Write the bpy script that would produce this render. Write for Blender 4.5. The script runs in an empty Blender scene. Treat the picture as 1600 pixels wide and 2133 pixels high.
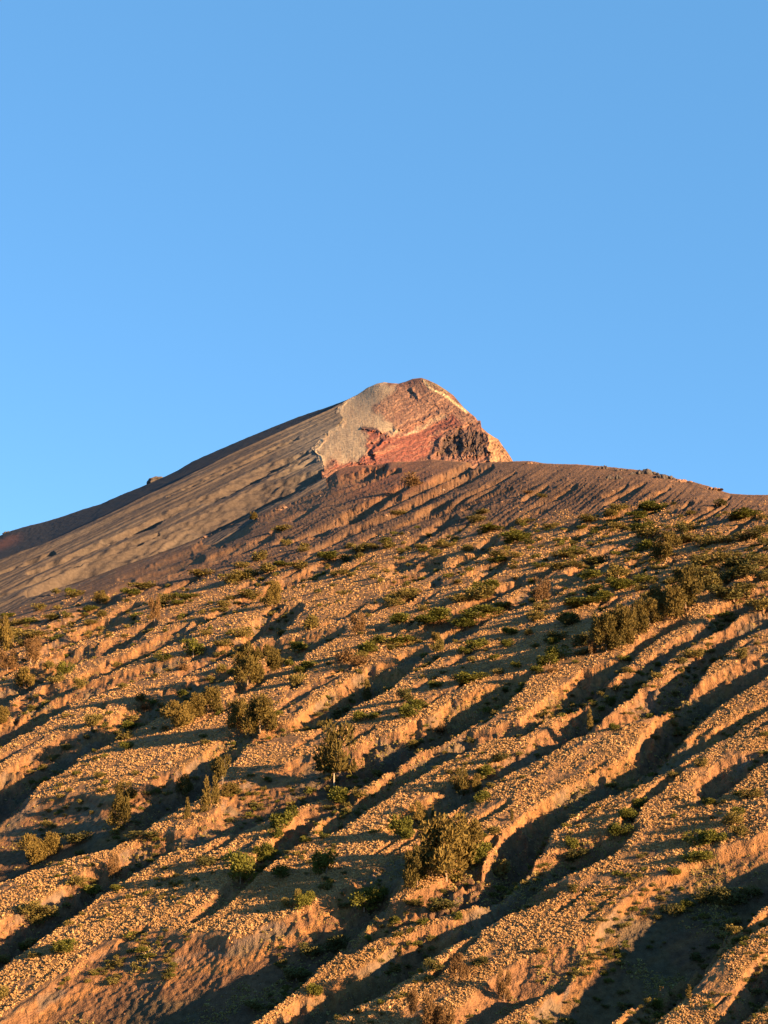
import bpy, math, random
import numpy as np

# ------------------------------------------------------------------ camera
F = 2900.0                      # focal length in photo pixels (1600 x 2133)
PITCH = math.radians(12.0)
scn = bpy.context.scene
cam_d = bpy.data.cameras.new('camera')
cam_d.sensor_fit = 'VERTICAL'
cam_d.sensor_height = 24.0
cam_d.sensor_width = 18.0
cam_d.lens = 24.0 * F / 2133.0
cam_d.clip_start = 0.5
cam_d.clip_end = 60000
cam = bpy.data.objects.new('camera', cam_d)
scn.collection.objects.link(cam)
cam.rotation_euler = (math.pi / 2 + PITCH, 0, 0)
scn.camera = cam

# ------------------------------------------------------------------ light
SUN = np.array([0.82, -0.55, 0.225]); SUN /= np.linalg.norm(SUN)
sun_el = math.asin(SUN[2]); sun_az = math.atan2(SUN[0], SUN[1])
world = bpy.data.worlds.new('World'); scn.world = world; world.use_nodes = True
nt = world.node_tree
for n in list(nt.nodes): nt.nodes.remove(n)
sky = nt.nodes.new('ShaderNodeTexSky'); sky.sky_type = 'NISHITA'; sky.sun_disc = False
sky.sun_elevation = sun_el; sky.sun_rotation = sun_az
sky.altitude = 2600; sky.air_density = 1.0; sky.dust_density = 0.2; sky.ozone_density = 2.0
tint = nt.nodes.new('ShaderNodeMix'); tint.data_type = 'RGBA'; tint.blend_type = 'MULTIPLY'
tint.inputs['Factor'].default_value = 1.0
tint.inputs['B'].default_value = (0.78, 1.02, 1.15, 1)
bg = nt.nodes.new('ShaderNodeBackground'); bg.inputs[1].default_value = 0.051
wo = nt.nodes.new('ShaderNodeOutputWorld')
even = nt.nodes.new('ShaderNodeMix'); even.data_type = 'RGBA'; even.inputs['Factor'].default_value = 0.60
even.inputs['B'].default_value = (0.60, 1.79, 3.40, 1)      # clean high-altitude air: an evener blue than the model's
nt.links.new(sky.outputs[0], tint.inputs['A']); nt.links.new(tint.outputs['Result'], even.inputs['A'])
nt.links.new(even.outputs['Result'], bg.inputs[0])
nt.links.new(bg.outputs[0], wo.inputs[0])
sl = bpy.data.lights.new('sun', 'SUN'); sl.energy = 5.0; sl.angle = math.radians(0.5); sl.color = (1.0, 0.655, 0.35)
so = bpy.data.objects.new('sun', sl); scn.collection.objects.link(so)
from mathutils import Vector, Matrix
so.rotation_euler = Vector(SUN).to_track_quat('Z', 'Y').to_euler()
scn.view_settings.view_transform = 'Standard'; scn.view_settings.look = 'None'
scn.view_settings.exposure = 2.4; scn.view_settings.gamma = 1.0
scn.view_settings.use_curve_mapping = False
scn.cycles.max_bounces = 4; scn.cycles.diffuse_bounces = 2

# ------------------------------------------------------------------ helpers
rng = np.random.default_rng(7)
random.seed(7)

def px2at(u, v):
    """direction of a sight line: a = x/y, t = z/y"""
    up = (1066.5 - np.asarray(v, float)) / F
    c, s = math.cos(PITCH), math.sin(PITCH)
    den = c - up * s
    return ((np.asarray(u, float) - 800.0) / F) / den, (s + up * c) / den

_P = rng.permutation(4096)
_G = rng.random((4096, 2)) * 2 - 1
_G /= np.linalg.norm(_G, axis=1)[:, None]
def perlin(x, y, seed=0):
    x = np.asarray(x, float) + seed * 17.31; y = np.asarray(y, float) - seed * 9.77
    xi = np.floor(x).astype(np.int64); yi = np.floor(y).astype(np.int64)
    fx = x - xi; fy = y - yi
    sx = fx * fx * fx * (fx * (fx * 6 - 15) + 10); sy = fy * fy * fy * (fy * (fy * 6 - 15) + 10)
    def g(ix, iy, dx, dy):
        h = _P[(_P[(xi + ix + seed * 101) & 4095] + yi + iy) & 4095]
        return _G[h, 0] * dx + _G[h, 1] * dy
    n00 = g(0, 0, fx, fy); n10 = g(1, 0, fx - 1, fy); n01 = g(0, 1, fx, fy - 1); n11 = g(1, 1, fx - 1, fy - 1)
    a = n00 + sx * (n10 - n00); b = n01 + sx * (n11 - n01)
    return (a + sy * (b - a)) * 1.5
def fbm(x, y, oct=4, seed=0, gain=0.5):
    r = 0; amp = 1.0; f = 1.0
    for k in range(oct):
        r = r + amp * perlin(x * f, y * f, seed + k); amp *= gain; f *= 2.03
    return r
def ridged(x, y, oct=4, seed=0, gain=0.5):
    r = 0; amp = 1.0; f = 1.0
    for k in range(oct):
        r = r + amp * (1 - 2 * np.abs(perlin(x * f, y * f, seed + k))); amp *= gain; f *= 2.03
    return r
def sstep(a, b, x):
    s = np.clip((x - a) / (b - a), 0, 1); return s * s * (3 - 2 * s)
def mixc(c0, c1, m):
    return c0 * (1 - m[..., None]) + np.asarray(c1) * m[..., None]

def grid_mesh(name, X, Y, Z, col=None, mat=None, link=True, **attrs):
    nr, nc = X.shape
    me = bpy.data.meshes.new(name)
    co = np.stack([X, Y, Z], -1).reshape(-1, 3).astype(np.float32)
    idx = np.arange(nr * nc).reshape(nr, nc)
    q = np.stack([idx[:-1, :-1], idx[1:, :-1], idx[1:, 1:], idx[:-1, 1:]], -1).reshape(-1, 4)
    me.vertices.add(len(co)); me.vertices.foreach_set('co', co.ravel())
    me.loops.add(q.size); me.loops.foreach_set('vertex_index', q.ravel().astype(np.int32))
    me.polygons.add(len(q)); me.polygons.foreach_set('loop_start', np.arange(0, q.size, 4, dtype=np.int32))
    me.polygons.foreach_set('loop_total', np.full(len(q), 4, np.int32))
    me.polygons.foreach_set('use_smooth', np.ones(len(q), bool))
    me.update(calc_edges=True)
    if col is not None:
        a = me.color_attributes.new('base', 'FLOAT_COLOR', 'POINT')
        c4 = np.concatenate([np.clip(col, 0, 1).reshape(-1, 3), np.ones((nr * nc, 1))], 1).astype(np.float32)
        a.data.foreach_set('color', c4.ravel())
    for k, val in attrs.items():
        a = me.attributes.new(k, 'FLOAT', 'POINT'); a.data.foreach_set('value', val.reshape(-1).astype(np.float32))
    if mat: me.materials.append(mat)
    o = bpy.data.objects.new(name, me)
    if link: scn.collection.objects.link(o)
    return o

def ground_material(name, bump=0.35, scales=((0.9, 0.6), (3.5, 0.4)), var=0.35, grade=(0.68, 0.60, 0.50)):
    m = bpy.data.materials.new(name); m.use_nodes = True
    t = m.node_tree; N = t.nodes; L = t.links
    b = N['Principled BSDF']; b.inputs['Roughness'].default_value = 0.95
    b.inputs['Specular IOR Level'].default_value = 0.1
    at = N.new('ShaderNodeAttribute'); at.attribute_name = 'base'
    tc = N.new('ShaderNodeTexCoord')
    n1 = N.new('ShaderNodeTexNoise'); n1.inputs['Scale'].default_value = scales[0][0]; n1.inputs['Detail'].default_value = 6
    n2 = N.new('ShaderNodeTexNoise'); n2.inputs['Scale'].default_value = scales[1][0]; n2.inputs['Detail'].default_value = 3
    L.new(tc.outputs['Object'], n1.inputs['Vector']); L.new(tc.outputs['Object'], n2.inputs['Vector'])
    mr = N.new('ShaderNodeMapRange'); mr.inputs[1].default_value = 0.3; mr.inputs[2].default_value = 0.7
    mr.inputs[3].default_value = 1 - var; mr.inputs[4].default_value = 1 + var
    L.new(n1.outputs['Fac'], mr.inputs[0])
    mx = N.new('ShaderNodeVectorMath'); mx.operation = 'SCALE'
    gr = N.new('ShaderNodeVectorMath'); gr.operation = 'MULTIPLY'; gr.inputs[1].default_value = grade
    L.new(at.outputs['Color'], gr.inputs[0]); L.new(gr.outputs[0], mx.inputs[0]); L.new(mr.outputs[0], mx.inputs['Scale'])
    L.new(mx.outputs[0], b.inputs['Base Color'])
    ad = N.new('ShaderNodeMath'); ad.operation = 'ADD'
    m1 = N.new('ShaderNodeMath'); m1.operation = 'MULTIPLY'; m1.inputs[1].default_value = scales[0][1]
    m2 = N.new('ShaderNodeMath'); m2.operation = 'MULTIPLY'; m2.inputs[1].default_value = scales[1][1]
    L.new(n1.outputs['Fac'], m1.inputs[0]); L.new(n2.outputs['Fac'], m2.inputs[0])
    L.new(m1.outputs[0], ad.inputs[0]); L.new(m2.outputs[0], ad.inputs[1])
    bp = N.new('ShaderNodeBump'); bp.inputs['Strength'].default_value = 1.0; bp.inputs['Distance'].default_value = bump
    L.new(ad.outputs[0], bp.inputs['Height']); L.new(bp.outputs[0], b.inputs['Normal'])
    return m

def plant_material(name, c0, c1, rough=0.85, hue_random=True, trans=0.0):
    m = bpy.data.materials.new(name); m.use_nodes = True
    t = m.node_tree; N = t.nodes; L = t.links
    b = N['Principled BSDF']; b.inputs['Roughness'].default_value = rough
    b.inputs['Specular IOR Level'].default_value = 0.15
    geo = N.new('ShaderNodeNewGeometry'); oi = N.new('ShaderNodeObjectInfo')
    ad = N.new('ShaderNodeMath'); ad.operation = 'ADD'
    s1 = N.new('ShaderNodeMath'); s1.operation = 'MULTIPLY'; s1.inputs[1].default_value = 0.6
    s2 = N.new('ShaderNodeMath'); s2.operation = 'MULTIPLY'; s2.inputs[1].default_value = 0.4
    L.new(oi.outputs['Random'], s1.inputs[0]); L.new(geo.outputs['Random Per Island'], s2.inputs[0])
    L.new(s1.outputs[0], ad.inputs[0]); L.new(s2.outputs[0], ad.inputs[1])
    c0 = [c * 0.97 for c in c0]; c1 = [c * 0.97 for c in c1]
    mx = N.new('ShaderNodeMix'); mx.data_type = 'RGBA'
    mx.inputs['A'].default_value = (*c0, 1); mx.inputs['B'].default_value = (*c1, 1)
    big = N.new('ShaderNodeTexNoise'); big.inputs['Scale'].default_value = 0.07; big.inputs['Detail'].default_value = 3
    L.new(geo.outputs['Position'], big.inputs['Vector'])
    bm_ = N.new('ShaderNodeMath'); bm_.operation = 'MULTIPLY_ADD'; bm_.inputs[1].default_value = 1.6; bm_.inputs[2].default_value = -0.8
    a3 = N.new('ShaderNodeMath'); a3.operation = 'ADD'; a3.use_clamp = True
    L.new(big.outputs['Fac'], bm_.inputs[0]); L.new(ad.outputs[0], a3.inputs[0]); L.new(bm_.outputs[0], a3.inputs[1])
    L.new(a3.outputs[0], mx.inputs['Factor']); L.new(mx.outputs['Result'], b.inputs['Base Color'])
    if trans > 0:
        tr = N.new('ShaderNodeBsdfTranslucent'); L.new(mx.outputs['Result'], tr.inputs[0])
        ms = N.new('ShaderNodeMixShader'); ms.inputs[0].default_value = trans
        L.new(b.outputs[0], ms.inputs[1]); L.new(tr.outputs[0], ms.inputs[2])
        L.new(ms.outputs[0], N['Material Output'].inputs[0])
    return m

# ------------------------------------------------------------------ near slope: the gullied flank
CREST = np.array([(-700,1500),(-300,1385),(0,1272),(60,1250),(100,1234),(150,1216),(200,1200),(240,1184),(300,1164),(350,1146),(400,1127),
  (440,1110),(480,1091),(520,1072),(560,1052),(600,1034),(640,1012),(680,990),(705,975),(740,970),(780,968),(815,962),(850,962),(900,957),(950,961),(1000,964),
  (1040,962),(1070,961),(1100,960),(1140,966),(1200,967),(1250,971),(1300,976),(1340,980),(1380,990),(1420,1000),(1460,1008),(1490,1018),
  (1520,1028),(1560,1031),(1600,1031),(1750,1040),(2000,1090),(2400,1200)], float)
def crest_v(u): return np.interp(u, CREST[:, 0], CREST[:, 1])
def near_w(u, v):
    """inverse distance of the uncarved slope along a sight line"""
    a, t = px2at(u, v)
    _, th = px2at(u, crest_v(u))
    a_ = np.clip(a, -0.42, 0.42)
    w = (0.35 + 0.30 * a_ - t) / 112.0
    k = np.clip((t - (th - 0.022)) / 0.022, 0, 1)
    return w * (1 - 0.10 * k ** 2.5)

# ravines: (centre u, v, half width) polylines, all in photo pixels of the uncarved slope, k = depth / width
RAV = [
 (1, [(180,2170,20,150,60),(270,2095,24,140,56),(335,2035,24,100,34),(385,1980,14,40,14),(410,1950,6,10,4)]),
 (0.8, [(200,2150,6),(262,2100,10),(310,2058,9),(345,2025,5)]),
 (1, [(150,2330,50,260,110),(300,2210,50,240,96),(430,2125,42,180,80),(510,2075,38,130,72),(590,2020,36,105,74),(665,1968,34,85,66),(725,1915,32,66,60),(775,1868,30,48,54),(812,1825,26,30,42),(880,1762,10,10,14)]),
 (0.85, [(720,1960,20),(800,1924,20),(870,1896,17),(940,1874,20),(1000,1846,28),(1050,1806,38),(1085,1752,40),(1120,1705,30),(1165,1676,25),(1220,1646,25),(1280,1620,26),(1330,1590,27),(1370,1550,31),(1398,1510,32),(1432,1474,30),(1480,1444,27),(1530,1415,23),(1600,1378,19),(1700,1335,16),(1850,1290,10)]),
 (0.9, [(800,1890,12),(850,1882,10),(900,1862,12),(945,1838,15),(983,1802,15),(1000,1768,12),(1030,1742,7)]),
 (0.85, [(540,2180,18),(640,2108,29),(700,2080,34),(750,2052,34),(800,2022,30),(860,1982,27),(920,1947,21),(1000,1912,17),(1060,1888,15),(1110,1872,13),(1175,1848,6)]),
 (0.8, [(460,2165,12),(520,2112,14),(560,2087,14),(600,2060,10),(645,2032,4)]),
 (0.85, [(1000,1905,16),(1060,1862,26),(1120,1824,27),(1180,1792,28),(1240,1766,26),(1290,1745,16),(1325,1722,5)]),
 (1, [(1080,2240,40,70,80),(1210,2130,36,90,76),(1290,2070,34,130,88),(1370,2008,34,150,94),(1440,1955,34,155,92),(1500,1912,32,145,86),(1570,1862,30,120,78),(1660,1800,28,90,68),(1850,1690,20,50,45)]),
 (0.85, [(1260,2190,16),(1340,2112,23),(1390,2071,27),(1430,2030,27),(1470,1990,21),(1520,1955,16),(1570,1926,14),(1640,1892,14),(1740,1850,12)]),
 (0.7, [(1470,2170,12),(1530,2110,20),(1565,2068,30),(1605,2025,40),(1660,1985,40),(1760,1930,30)]),
 (1, [(900,2210,16,40,30),(1000,2130,16,50,42),(1060,2085,16,60,48),(1115,2060,16,70,48),(1160,2035,16,60,44),(1200,1995,14,40,32),(1235,1950,8,14,12)]),
 (0.7, [(900,2040,3),(915,2025,6),(950,1994,7),(975,1968,7),(995,1950,4)]),
 (0.7, [(985,1722,3),(1010,1705,6),(1035,1688,7),(1062,1672,3)]),
 (0.7, [(932,1708,3),(960,1690,6),(988,1672,4)]),
 # belt between the big trees and the grove
 (0.85, [(815,1728,8),(870,1696,19),(930,1666,17),(980,1640,17),(1012,1616,16),(1060,1590,15),(1110,1565,17),(1160,1534,21),(1205,1500,27),(1250,1462,25),(1300,1432,22),(1340,1398,17),(1385,1365,14),(1430,1335,14),(1470,1311,16),(1500,1285,21),(1532,1260,21),(1580,1240,17),(1660,1205,13),(1760,1170,8)]),
 (0.85, [(1200,1526,7),(1260,1507,10),(1300,1492,13),(1345,1466,25),(1400,1433,27),(1440,1400,21),(1475,1366,19),(1512,1332,19),(1560,1302,17),(1620,1278,15),(1740,1235,10)]),
 (0.8, [(1285,1645,9),(1340,1616,15),(1390,1590,15),(1430,1562,13),(1480,1540,13),(1530,1511,11),(1565,1489,10),(1610,1468,9),(1700,1430,8)]),
 (0.8, [(1290,1735,6),(1312,1700,12),(1340,1668,11),(1378,1636,9),(1415,1606,5)]),
 (0.8, [(1452,1668,5),(1478,1634,25),(1510,1614,26),(1550,1590,18),(1600,1566,14),(1680,1530,12)]),
 (0.85, [(672,1735,9),(700,1706,14),(745,1673,14),(790,1645,14),(830,1614,15),(880,1591,14),(930,1568,13),(980,1542,13),(1040,1526,13),(1090,1511,15),(1130,1482,19),(1180,1451,25),(1230,1420,26),(1270,1394,17),(1300,1370,11),(1340,1336,9),(1382,1311,9),(1425,1294,4)]),
 (0.8, [(-60,2010,34),(60,1925,33),(140,1876,27),(230,1816,25),(300,1776,20),(350,1752,14),(400,1746,12,24,26),(460,1724,12,40,36),(510,1699,18,60,48),(570,1672,18,68,52),(630,1647,20,68,54),(690,1622,26,62,58),(750,1597,28,50,58),(800,1568,30,42,56),(860,1536,28),(905,1516,31),(950,1491,29),(1000,1465,25),(1040,1444,21),(1075,1422,17),(1104,1404,6)]),
 (0.85, [(400,1915,4),(435,1890,8),(478,1862,11),(520,1824,9),(558,1782,12),(600,1745,15),(640,1706,16),(682,1680,11),(735,1654,5)]),
 (1, [(-60,1830,26,100,62),(30,1795,26,110,64),(100,1765,22,110,60),(165,1750,22,100,58),(225,1740,22,80,54),(285,1705,26,60,54),(340,1660,30,52,58),(400,1632,30,46,58),(440,1600,26,42,54),(470,1568,20,32,42),(510,1530,14,16,24),(548,1505,5,5,8)]),
 (0.8, [(-60,1685,36),(20,1640,36),(62,1606,27),(112,1580,27),(160,1551,18),(220,1525,17),(262,1500,15),(310,1474,17),(360,1450,15),(400,1432,13),(442,1414,9),(492,1394,5)]),
 (0.9, [(-60,1565,15),(40,1506,17),(90,1481,14),(150,1446,10),(200,1430,9),(262,1410,7),(330,1388,7),(400,1366,6),(445,1350,3)]),
 (0.9, [(-40,1462,9),(0,1449,11),(40,1434,11),(80,1403,13),(115,1392,13),(145,1371,11),(175,1362,9),(215,1352,7),(252,1335,7),(290,1318,7),(322,1299,3)]),
 (0.9, [(78,1363,3),(112,1346,6),(150,1331,6),(188,1312,7),(235,1295,6),(282,1286,3)]),
 (0.9, [(65,1475,6),(100,1441,8),(150,1423,5),(190,1405,6),(218,1394,5),(242,1380,9),(270,1370,9),(300,1355,10),(335,1338,8),(366,1324,6),(405,1308,3)]),
 (0.8, [(-20,1478,8),(30,1475,9),(56,1462,9),(98,1448,4)]),
 (0.9, [(112,1306,4),(150,1290,5),(175,1275,5),(210,1260,5),(245,1247,3)]),
 (0.9, [(36,1311,3),(80,1297,5),(120,1283,3)]),
 (0.9, [(396,1305,3),(450,1280,4),(500,1258,5),(532,1244,5),(575,1223,6),(617,1205,6),(675,1180,6),(725,1160,6),(765,1144,3)]),
 (0.8, [(376,1402,4),(420,1380,8),(460,1362,7),(505,1336,8),(548,1306,14),(595,1288,13),(624,1270,4)]),
 (0.7, [(538,1352,5),(575,1353,16),(615,1344,14),(650,1338,10),(682,1325,8),(716,1310,3)]),
 (0.8, [(540,1397,4),(585,1377,7),(624,1366,4)]),
 (0.8, [(505,1552,5),(570,1526,8),(620,1511,9),(660,1490,16),(700,1463,22),(740,1440,25),(780,1419,22),(820,1396,15),(858,1371,11),(888,1353,5)]),
 (0.75,[(905,1343,6),(940,1322,9),(985,1304,8),(1020,1285,6),(1055,1265,6),(1085,1250,9),(1112,1238,10),(1145,1222,5)]),
 (0.75,[(815,1346,5),(870,1326,8),(910,1306,9),(950,1285,9),(985,1265,11),(1020,1246,9),(1055,1232,4)]),
 (0.8, [(1190,1195,6),(1210,1187,11),(1262,1162,7),(1312,1138,7),(1360,1120,3)]),
 (0.8, [(995,1252,5),(1022,1240,7),(1060,1222,10),(1110,1207,8),(1152,1184,4)]),
 (0.7, [(1000,1208,4),(1020,1190,10),(1044,1177,7)]),
 (0.8, [(855,1190,3),(890,1178,6),(926,1165,3)]),
 (0.8, [(795,1225,3),(840,1210,4),(875,1200,4),(918,1181,3)]),
 (0.7, [(955,1173,4),(990,1158,7),(1010,1141,10),(1030,1124,7)]),
 (0.7, [(1028,1102,6),(1060,1092,6),(1094,1085,3)]),
 (0.8, [(1190,1125,4),(1260,1090,6),(1310,1068,5),(1352,1054,3)]),
 (0.7, [(1258,1113,3),(1290,1100,6),(1330,1086,4)]),
 (0.8, [(395,1191,4),(475,1155,5),(515,1140,5),(565,1118,3)]),
 (0.7, [(385,1162,4),(420,1140,8),(455,1121,13),(500,1099,11),(528,1084,4)]),
 (0.8, [(615,1127,2),(700,1090,4),(730,1078,9),(752,1067,8),(800,1038,5),(845,1013,3)]),
 (0.8, [(645,1152,2),(725,1116,4),(800,1081,4),(842,1062,4),(912,1026,5),(940,1011,5),(975,990,5),(1025,973,3)]),
 (0.8, [(720,1088,2),(800,1060,3),(882,1018,4),(925,995,5),(988,966,4)]),
 (0.8, [(800,1108,2),(860,1086,3),(910,1070,5),(950,1055,4),(1000,1040,3),(1065,1019,2)]),
 (0.8, [(560,1075,3),(612,1046,6),(675,1016,8),(725,998,8),(800,975,4)]),
 (0.8, [(480,1112,3),(560,1078,5),(640,1046,6),(700,1026,5),(770,1000,4),(830,980,3)]),
 (0.8, [(250,1205,3),(330,1178,5),(400,1150,5)]),
 (0.8, [(230,1238,3),(300,1207,5),(370,1180,5),(420,1163,3)]),
 (0.7, [(830,1150,3),(880,1120,6),(925,1092,7),(950,1078,3)]),
 (0.7, [(1110,1058,2),(1160,1035,4),(1200,1012,3)]),
]
VEG = np.array([(-700,1400),(0,1290),(120,1262),(200,1244),(300,1228),(400,1215),(550,1190),(640,1165),(700,1150),(800,1128),(900,1112),(1000,1105),(1100,1092),(1200,1078),
                (1300,1062),(1370,1052),(1450,1078),(1520,1080),(1600,1062),(2400,1150)], float)

_r = random.Random(11)
def run_tan(u, v): return 0.36 + 0.24 * u / 1600 + 0.17 * (v - 1200) / 900
for _ in range(190):
    u = _r.uniform(-40, 1640); lo = np.interp(u, CREST[:, 0], CREST[:, 1]) + 30; v = lo + (1560 - lo) * _r.random() ** 1.2
    L_ = _r.uniform(22, 95); w = _r.uniform(1.6, 4.6); tn = run_tan(u, v) * _r.uniform(0.85, 1.15); n_ = 4
    RAV.append((_r.uniform(.7, 1.0), [(u - L_ / 2 + L_ * i / n_, v + tn * (L_ / 2 - L_ * i / n_) + _r.uniform(-2.5, 2.5), w * (0.3, 0.9, 1.0, 0.9, 0.2)[i]) for i in range(5)]))
for _ in range(46):
    u = _r.uniform(-40, 1640); v = _r.uniform(1560, 2150); L_ = _r.uniform(40, 110); w = _r.uniform(2.0, 5.0); tn = run_tan(u, v) * _r.uniform(0.9, 1.15)
    RAV.append((0.7, [(u - L_ / 2 + L_ * i / 4, v + tn * (L_ / 2 - L_ * i / 4) + _r.uniform(-3, 3), w * (0.3, 0.9, 1.0, 0.9, 0.2)[i]) for i in range(5)]))
def profile(s):
    return np.where(s >= 1, np.clip(2.0 - s, 0, 1) ** 2 * 0.081, np.where(s > 0.84, 0.081 + (1 - s) / 0.16 * 0.38,
           np.where(s > 0.22, 0.46 + (0.84 - s) / 0.62 * 0.50, 0.96 + (0.22 - np.minimum(s, 0.22)) * 0.18)))

def carve(U, V, D, wu, wv):
    """depth in photo px of the ravine cut, U sorted along axis 1"""
    out = np.zeros(U.shape); cutm = np.zeros(U.shape); gen = np.zeros(U.shape); ucol = U[0]
    for k, pts in RAV:
        for P0, P1 in zip(pts[:-1], pts[1:]):
            (u0, v0, w0), (u1, v1, w1) = P0[:3], P1[:3]
            a0 = P0[3] if len(P0) > 3 else w0; a1 = P1[3] if len(P1) > 3 else w1
            m = max(w0, w1, a0, a1) * 2.0 + 14
            i0 = np.searchsorted(ucol, min(u0, u1) - m); i1 = np.searchsorted(ucol, max(u0, u1) + m)
            if i1 - i0 < 1: continue
            su = U[:, i0:i1] + wu[:, i0:i1] * min(1, max(w0, w1) / 14); sv = V[:, i0:i1] + wv[:, i0:i1] * min(1, max(w0, w1) / 14)
            r0 = np.argmax((V[:, i0:i1] > min(v0, v1) - m).any(1)); r1 = len(V) - np.argmax((V[:, i0:i1] < max(v0, v1) + m).any(1)[::-1])
            su = su[r0:r1]; sv = sv[r0:r1]
            dx, dy = u1 - u0, v1 - v0; L2 = dx * dx + dy * dy
            h = np.clip(((su - u0) * dx + (sv - v0) * dy) / L2, 0, 1)
            d = np.hypot(su - u0 - h * dx, sv - v0 - h * dy)
            w = w0 + h * (w1 - w0)
            w = w * (1.10 + 0.22 * (u0 < 950) * np.clip((26 - w) / 10, 0, 1)) + 1.3 + 1.2 * (u0 < 950) * (w0 > 4.5)
            w_sym = w
            side = dx * (sv - v0) - dy * (su - u0)      # negative: upper left of the bed
            asym = len(P0) > 3 or len(P1) > 3
            if asym:
                wa_ = a0 + h * (a1 - a0)
                w = np.where(side < 0, wa_, w)
            dep = k * 2 * w * (1.05 + 0.35 * np.clip((16 - w) / 10, 0, 1))
            dep = np.where(dep > 85, 85 + (dep - 85) * 0.4, dep)
            c = None
            if asym:
                d0 = P0[4] if len(P0) > 3 else k * 2 * w0 * 1.2; d1 = P1[4] if len(P1) > 3 else k * 2 * w1 * 1.2
                dep = d0 + h * (d1 - d0)
                gentle = np.clip((w / np.maximum(w_sym, 1) - 1.4) / 1.5, 0, 1)
                sr = d / w
                ps = np.where(sr < 1, 0.081 + 0.16 * np.clip((1 - sr) / 0.07, 0, 1) + 0.759 * (1 - np.clip((sr - 0.12) / 0.86, 0, 1)) ** 0.92, profile(sr))
                c = dep * (profile(sr) * (1 - gentle) + ps * gentle)
                gen[r0:r1, i0:i1] = np.maximum(gen[r0:r1, i0:i1], np.where((sr < 1.05) & (side < 0), gentle, 0))
            if c is None: c = dep * profile(d / w)
            c = np.where((d > w) & (side > 0), c * np.clip(1 - (d / w - 1) / 0.25, 0, 1), c)
            out[r0:r1, i0:i1] = np.maximum(out[r0:r1, i0:i1], c)
            cutm[r0:r1, i0:i1] = np.maximum(cutm[r0:r1, i0:i1], np.where(d < w, np.maximum(c - 0.081 * dep, 0.02), 0))
    return out, cutm, gen

def near_surface(U, V):
    """returns X, Y, Z and masks for the carved slope"""
    W = near_w(U, V); a, t = px2at(U, V)
    Y = 1 / W; X = a * Y; Z = t * Y
    pxm = Y / F                                   # metres per photo px
    # fall line co-ordinates (metres)
    al = X * 0.69 + Y * 0.72; ac = X * 0.72 - Y * 0.69
    wu = fbm(X / 9, Y / 9, 3, 3) * 5 + fbm(X / 30, Y / 30, 2, 8) * 5 + fbm(X / 3, Y / 3, 2, 9) * 1.5
    wv = fbm(X / 9, Y / 9, 3, 13) * 5 + fbm(X / 30, Y / 30, 2, 18) * 4 + fbm(X / 3, Y / 3, 2, 19) * 1.5
    cvd, cv, gen = carve(U, V, None, wu, wv)
    veg = sstep(-28, 34, V - np.interp(U, VEG[:, 0], VEG[:, 1]) + fbm(X / 14, Y / 20, 3, 5) * 40)
    # smaller rills between the big ravines
    near = sstep(1500, 1250, V)
    wig = fbm(al / 60, ac / 60, 2, 23) * 5
    r1 = ridged((ac + wig) / 9, al / 160, 2, 21) * np.clip(0.5 + fbm(al / 70, ac / 14, 2, 25), 0, 1.3)
    r2 = fbm((ac + wig) / 3.6, al / 80, 2, 31)
    depth = cvd * pxm
    top = 1 - sstep(0, 6, cv)
    rel = (r1 * 0.85 + r2 * 0.55) * 0.32 * veg * top
    rel += fbm(X / 26, Y / 26, 3, 41) * 0.38 * (0.4 + near)
    # wall roughness: flutes and slumps
    wall = sstep(1, 5, cv) * (1 - sstep(0.80, 0.98, cv / 70))
    rel += wall * (fbm(al / 3.0, ac / 5, 4, 51) * 1.25 + ridged(al / 7, ac / 12, 3, 57) * 0.55) * np.clip(depth / 3, 0.2, 1.3) * (1 - 0.90 * gen) * np.clip(420 / Y, 0.25, 1)
    rel += fbm(X / 2.0, Y / 2.0, 3, 61) * 0.16 + wall * (1 - 0.5 * gen) * fbm(X / 1.3, Y / 1.3, 3, 62) * 0.45 * np.clip(400 / Y, 0.2, 1)
    gU = np.interp(U, [-700, 0, 600, 1000, 1200, 1400, 1600, 2400], [-280, 0, 246, 436, 562, 728, 920, 1720])
    q = V + gU * 1.0 + fbm(U / 160, V / 80, 2, 67) * 6
    sc_ = (ridged(q / 15, U / 300, 2, 63) * 1.9 * np.clip(0.55 + fbm(U / 130, q / 20, 2, 69), 0.1, 1.5) + fbm(q / 5.2, U / 200, 2, 65) * 2.0 + fbm(U / 4, V / 4, 2, 66) * 0.8) * pxm
    rel = rel + sc_ * (0.15 + (1 - veg))
    # broken lumps
    lump = np.clip(fbm(X / 5, Y / 5, 3, 71) - 0.5, 0, 1) * 0.9 * (1 - veg) 
    edge = sstep(0, 26, V - crest_v(U))
    edge2 = sstep(-4, 70, V - crest_v(U) + fbm(X / 20, Y / 20, 2, 77) * 25)
    calm = 1 - 0.85 * sstep(800, 700, U) * sstep(95, 35, V - crest_v(U))
    rel = rel * calm; depth = depth * (0.35 + 0.65 * calm)
    Zc = Z - depth + rel * (0.12 + 0.88 * edge2) + lump * (0.35 + 0.65 * edge)
    return X, Y, Zc, cv, depth, veg, r1, r2, al, ac, gen

us = np.concatenate([np.arange(-640, -20, 7.0), np.arange(-20, 1620, 1.7), np.arange(1620, 2240, 7.0)])
NR = 690
s = np.linspace(0, 1, NR)
VB = 2200.0
U = np.repeat(us[None, :], NR, 0)
cvv = crest_v(us)
V = cvv[None, :] + (VB - cvv[None, :]) * s[:, None]
X, Y, Z, CV, DEP, VG, R1, R2, AL, AC, GEN = near_surface(U, V)

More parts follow.
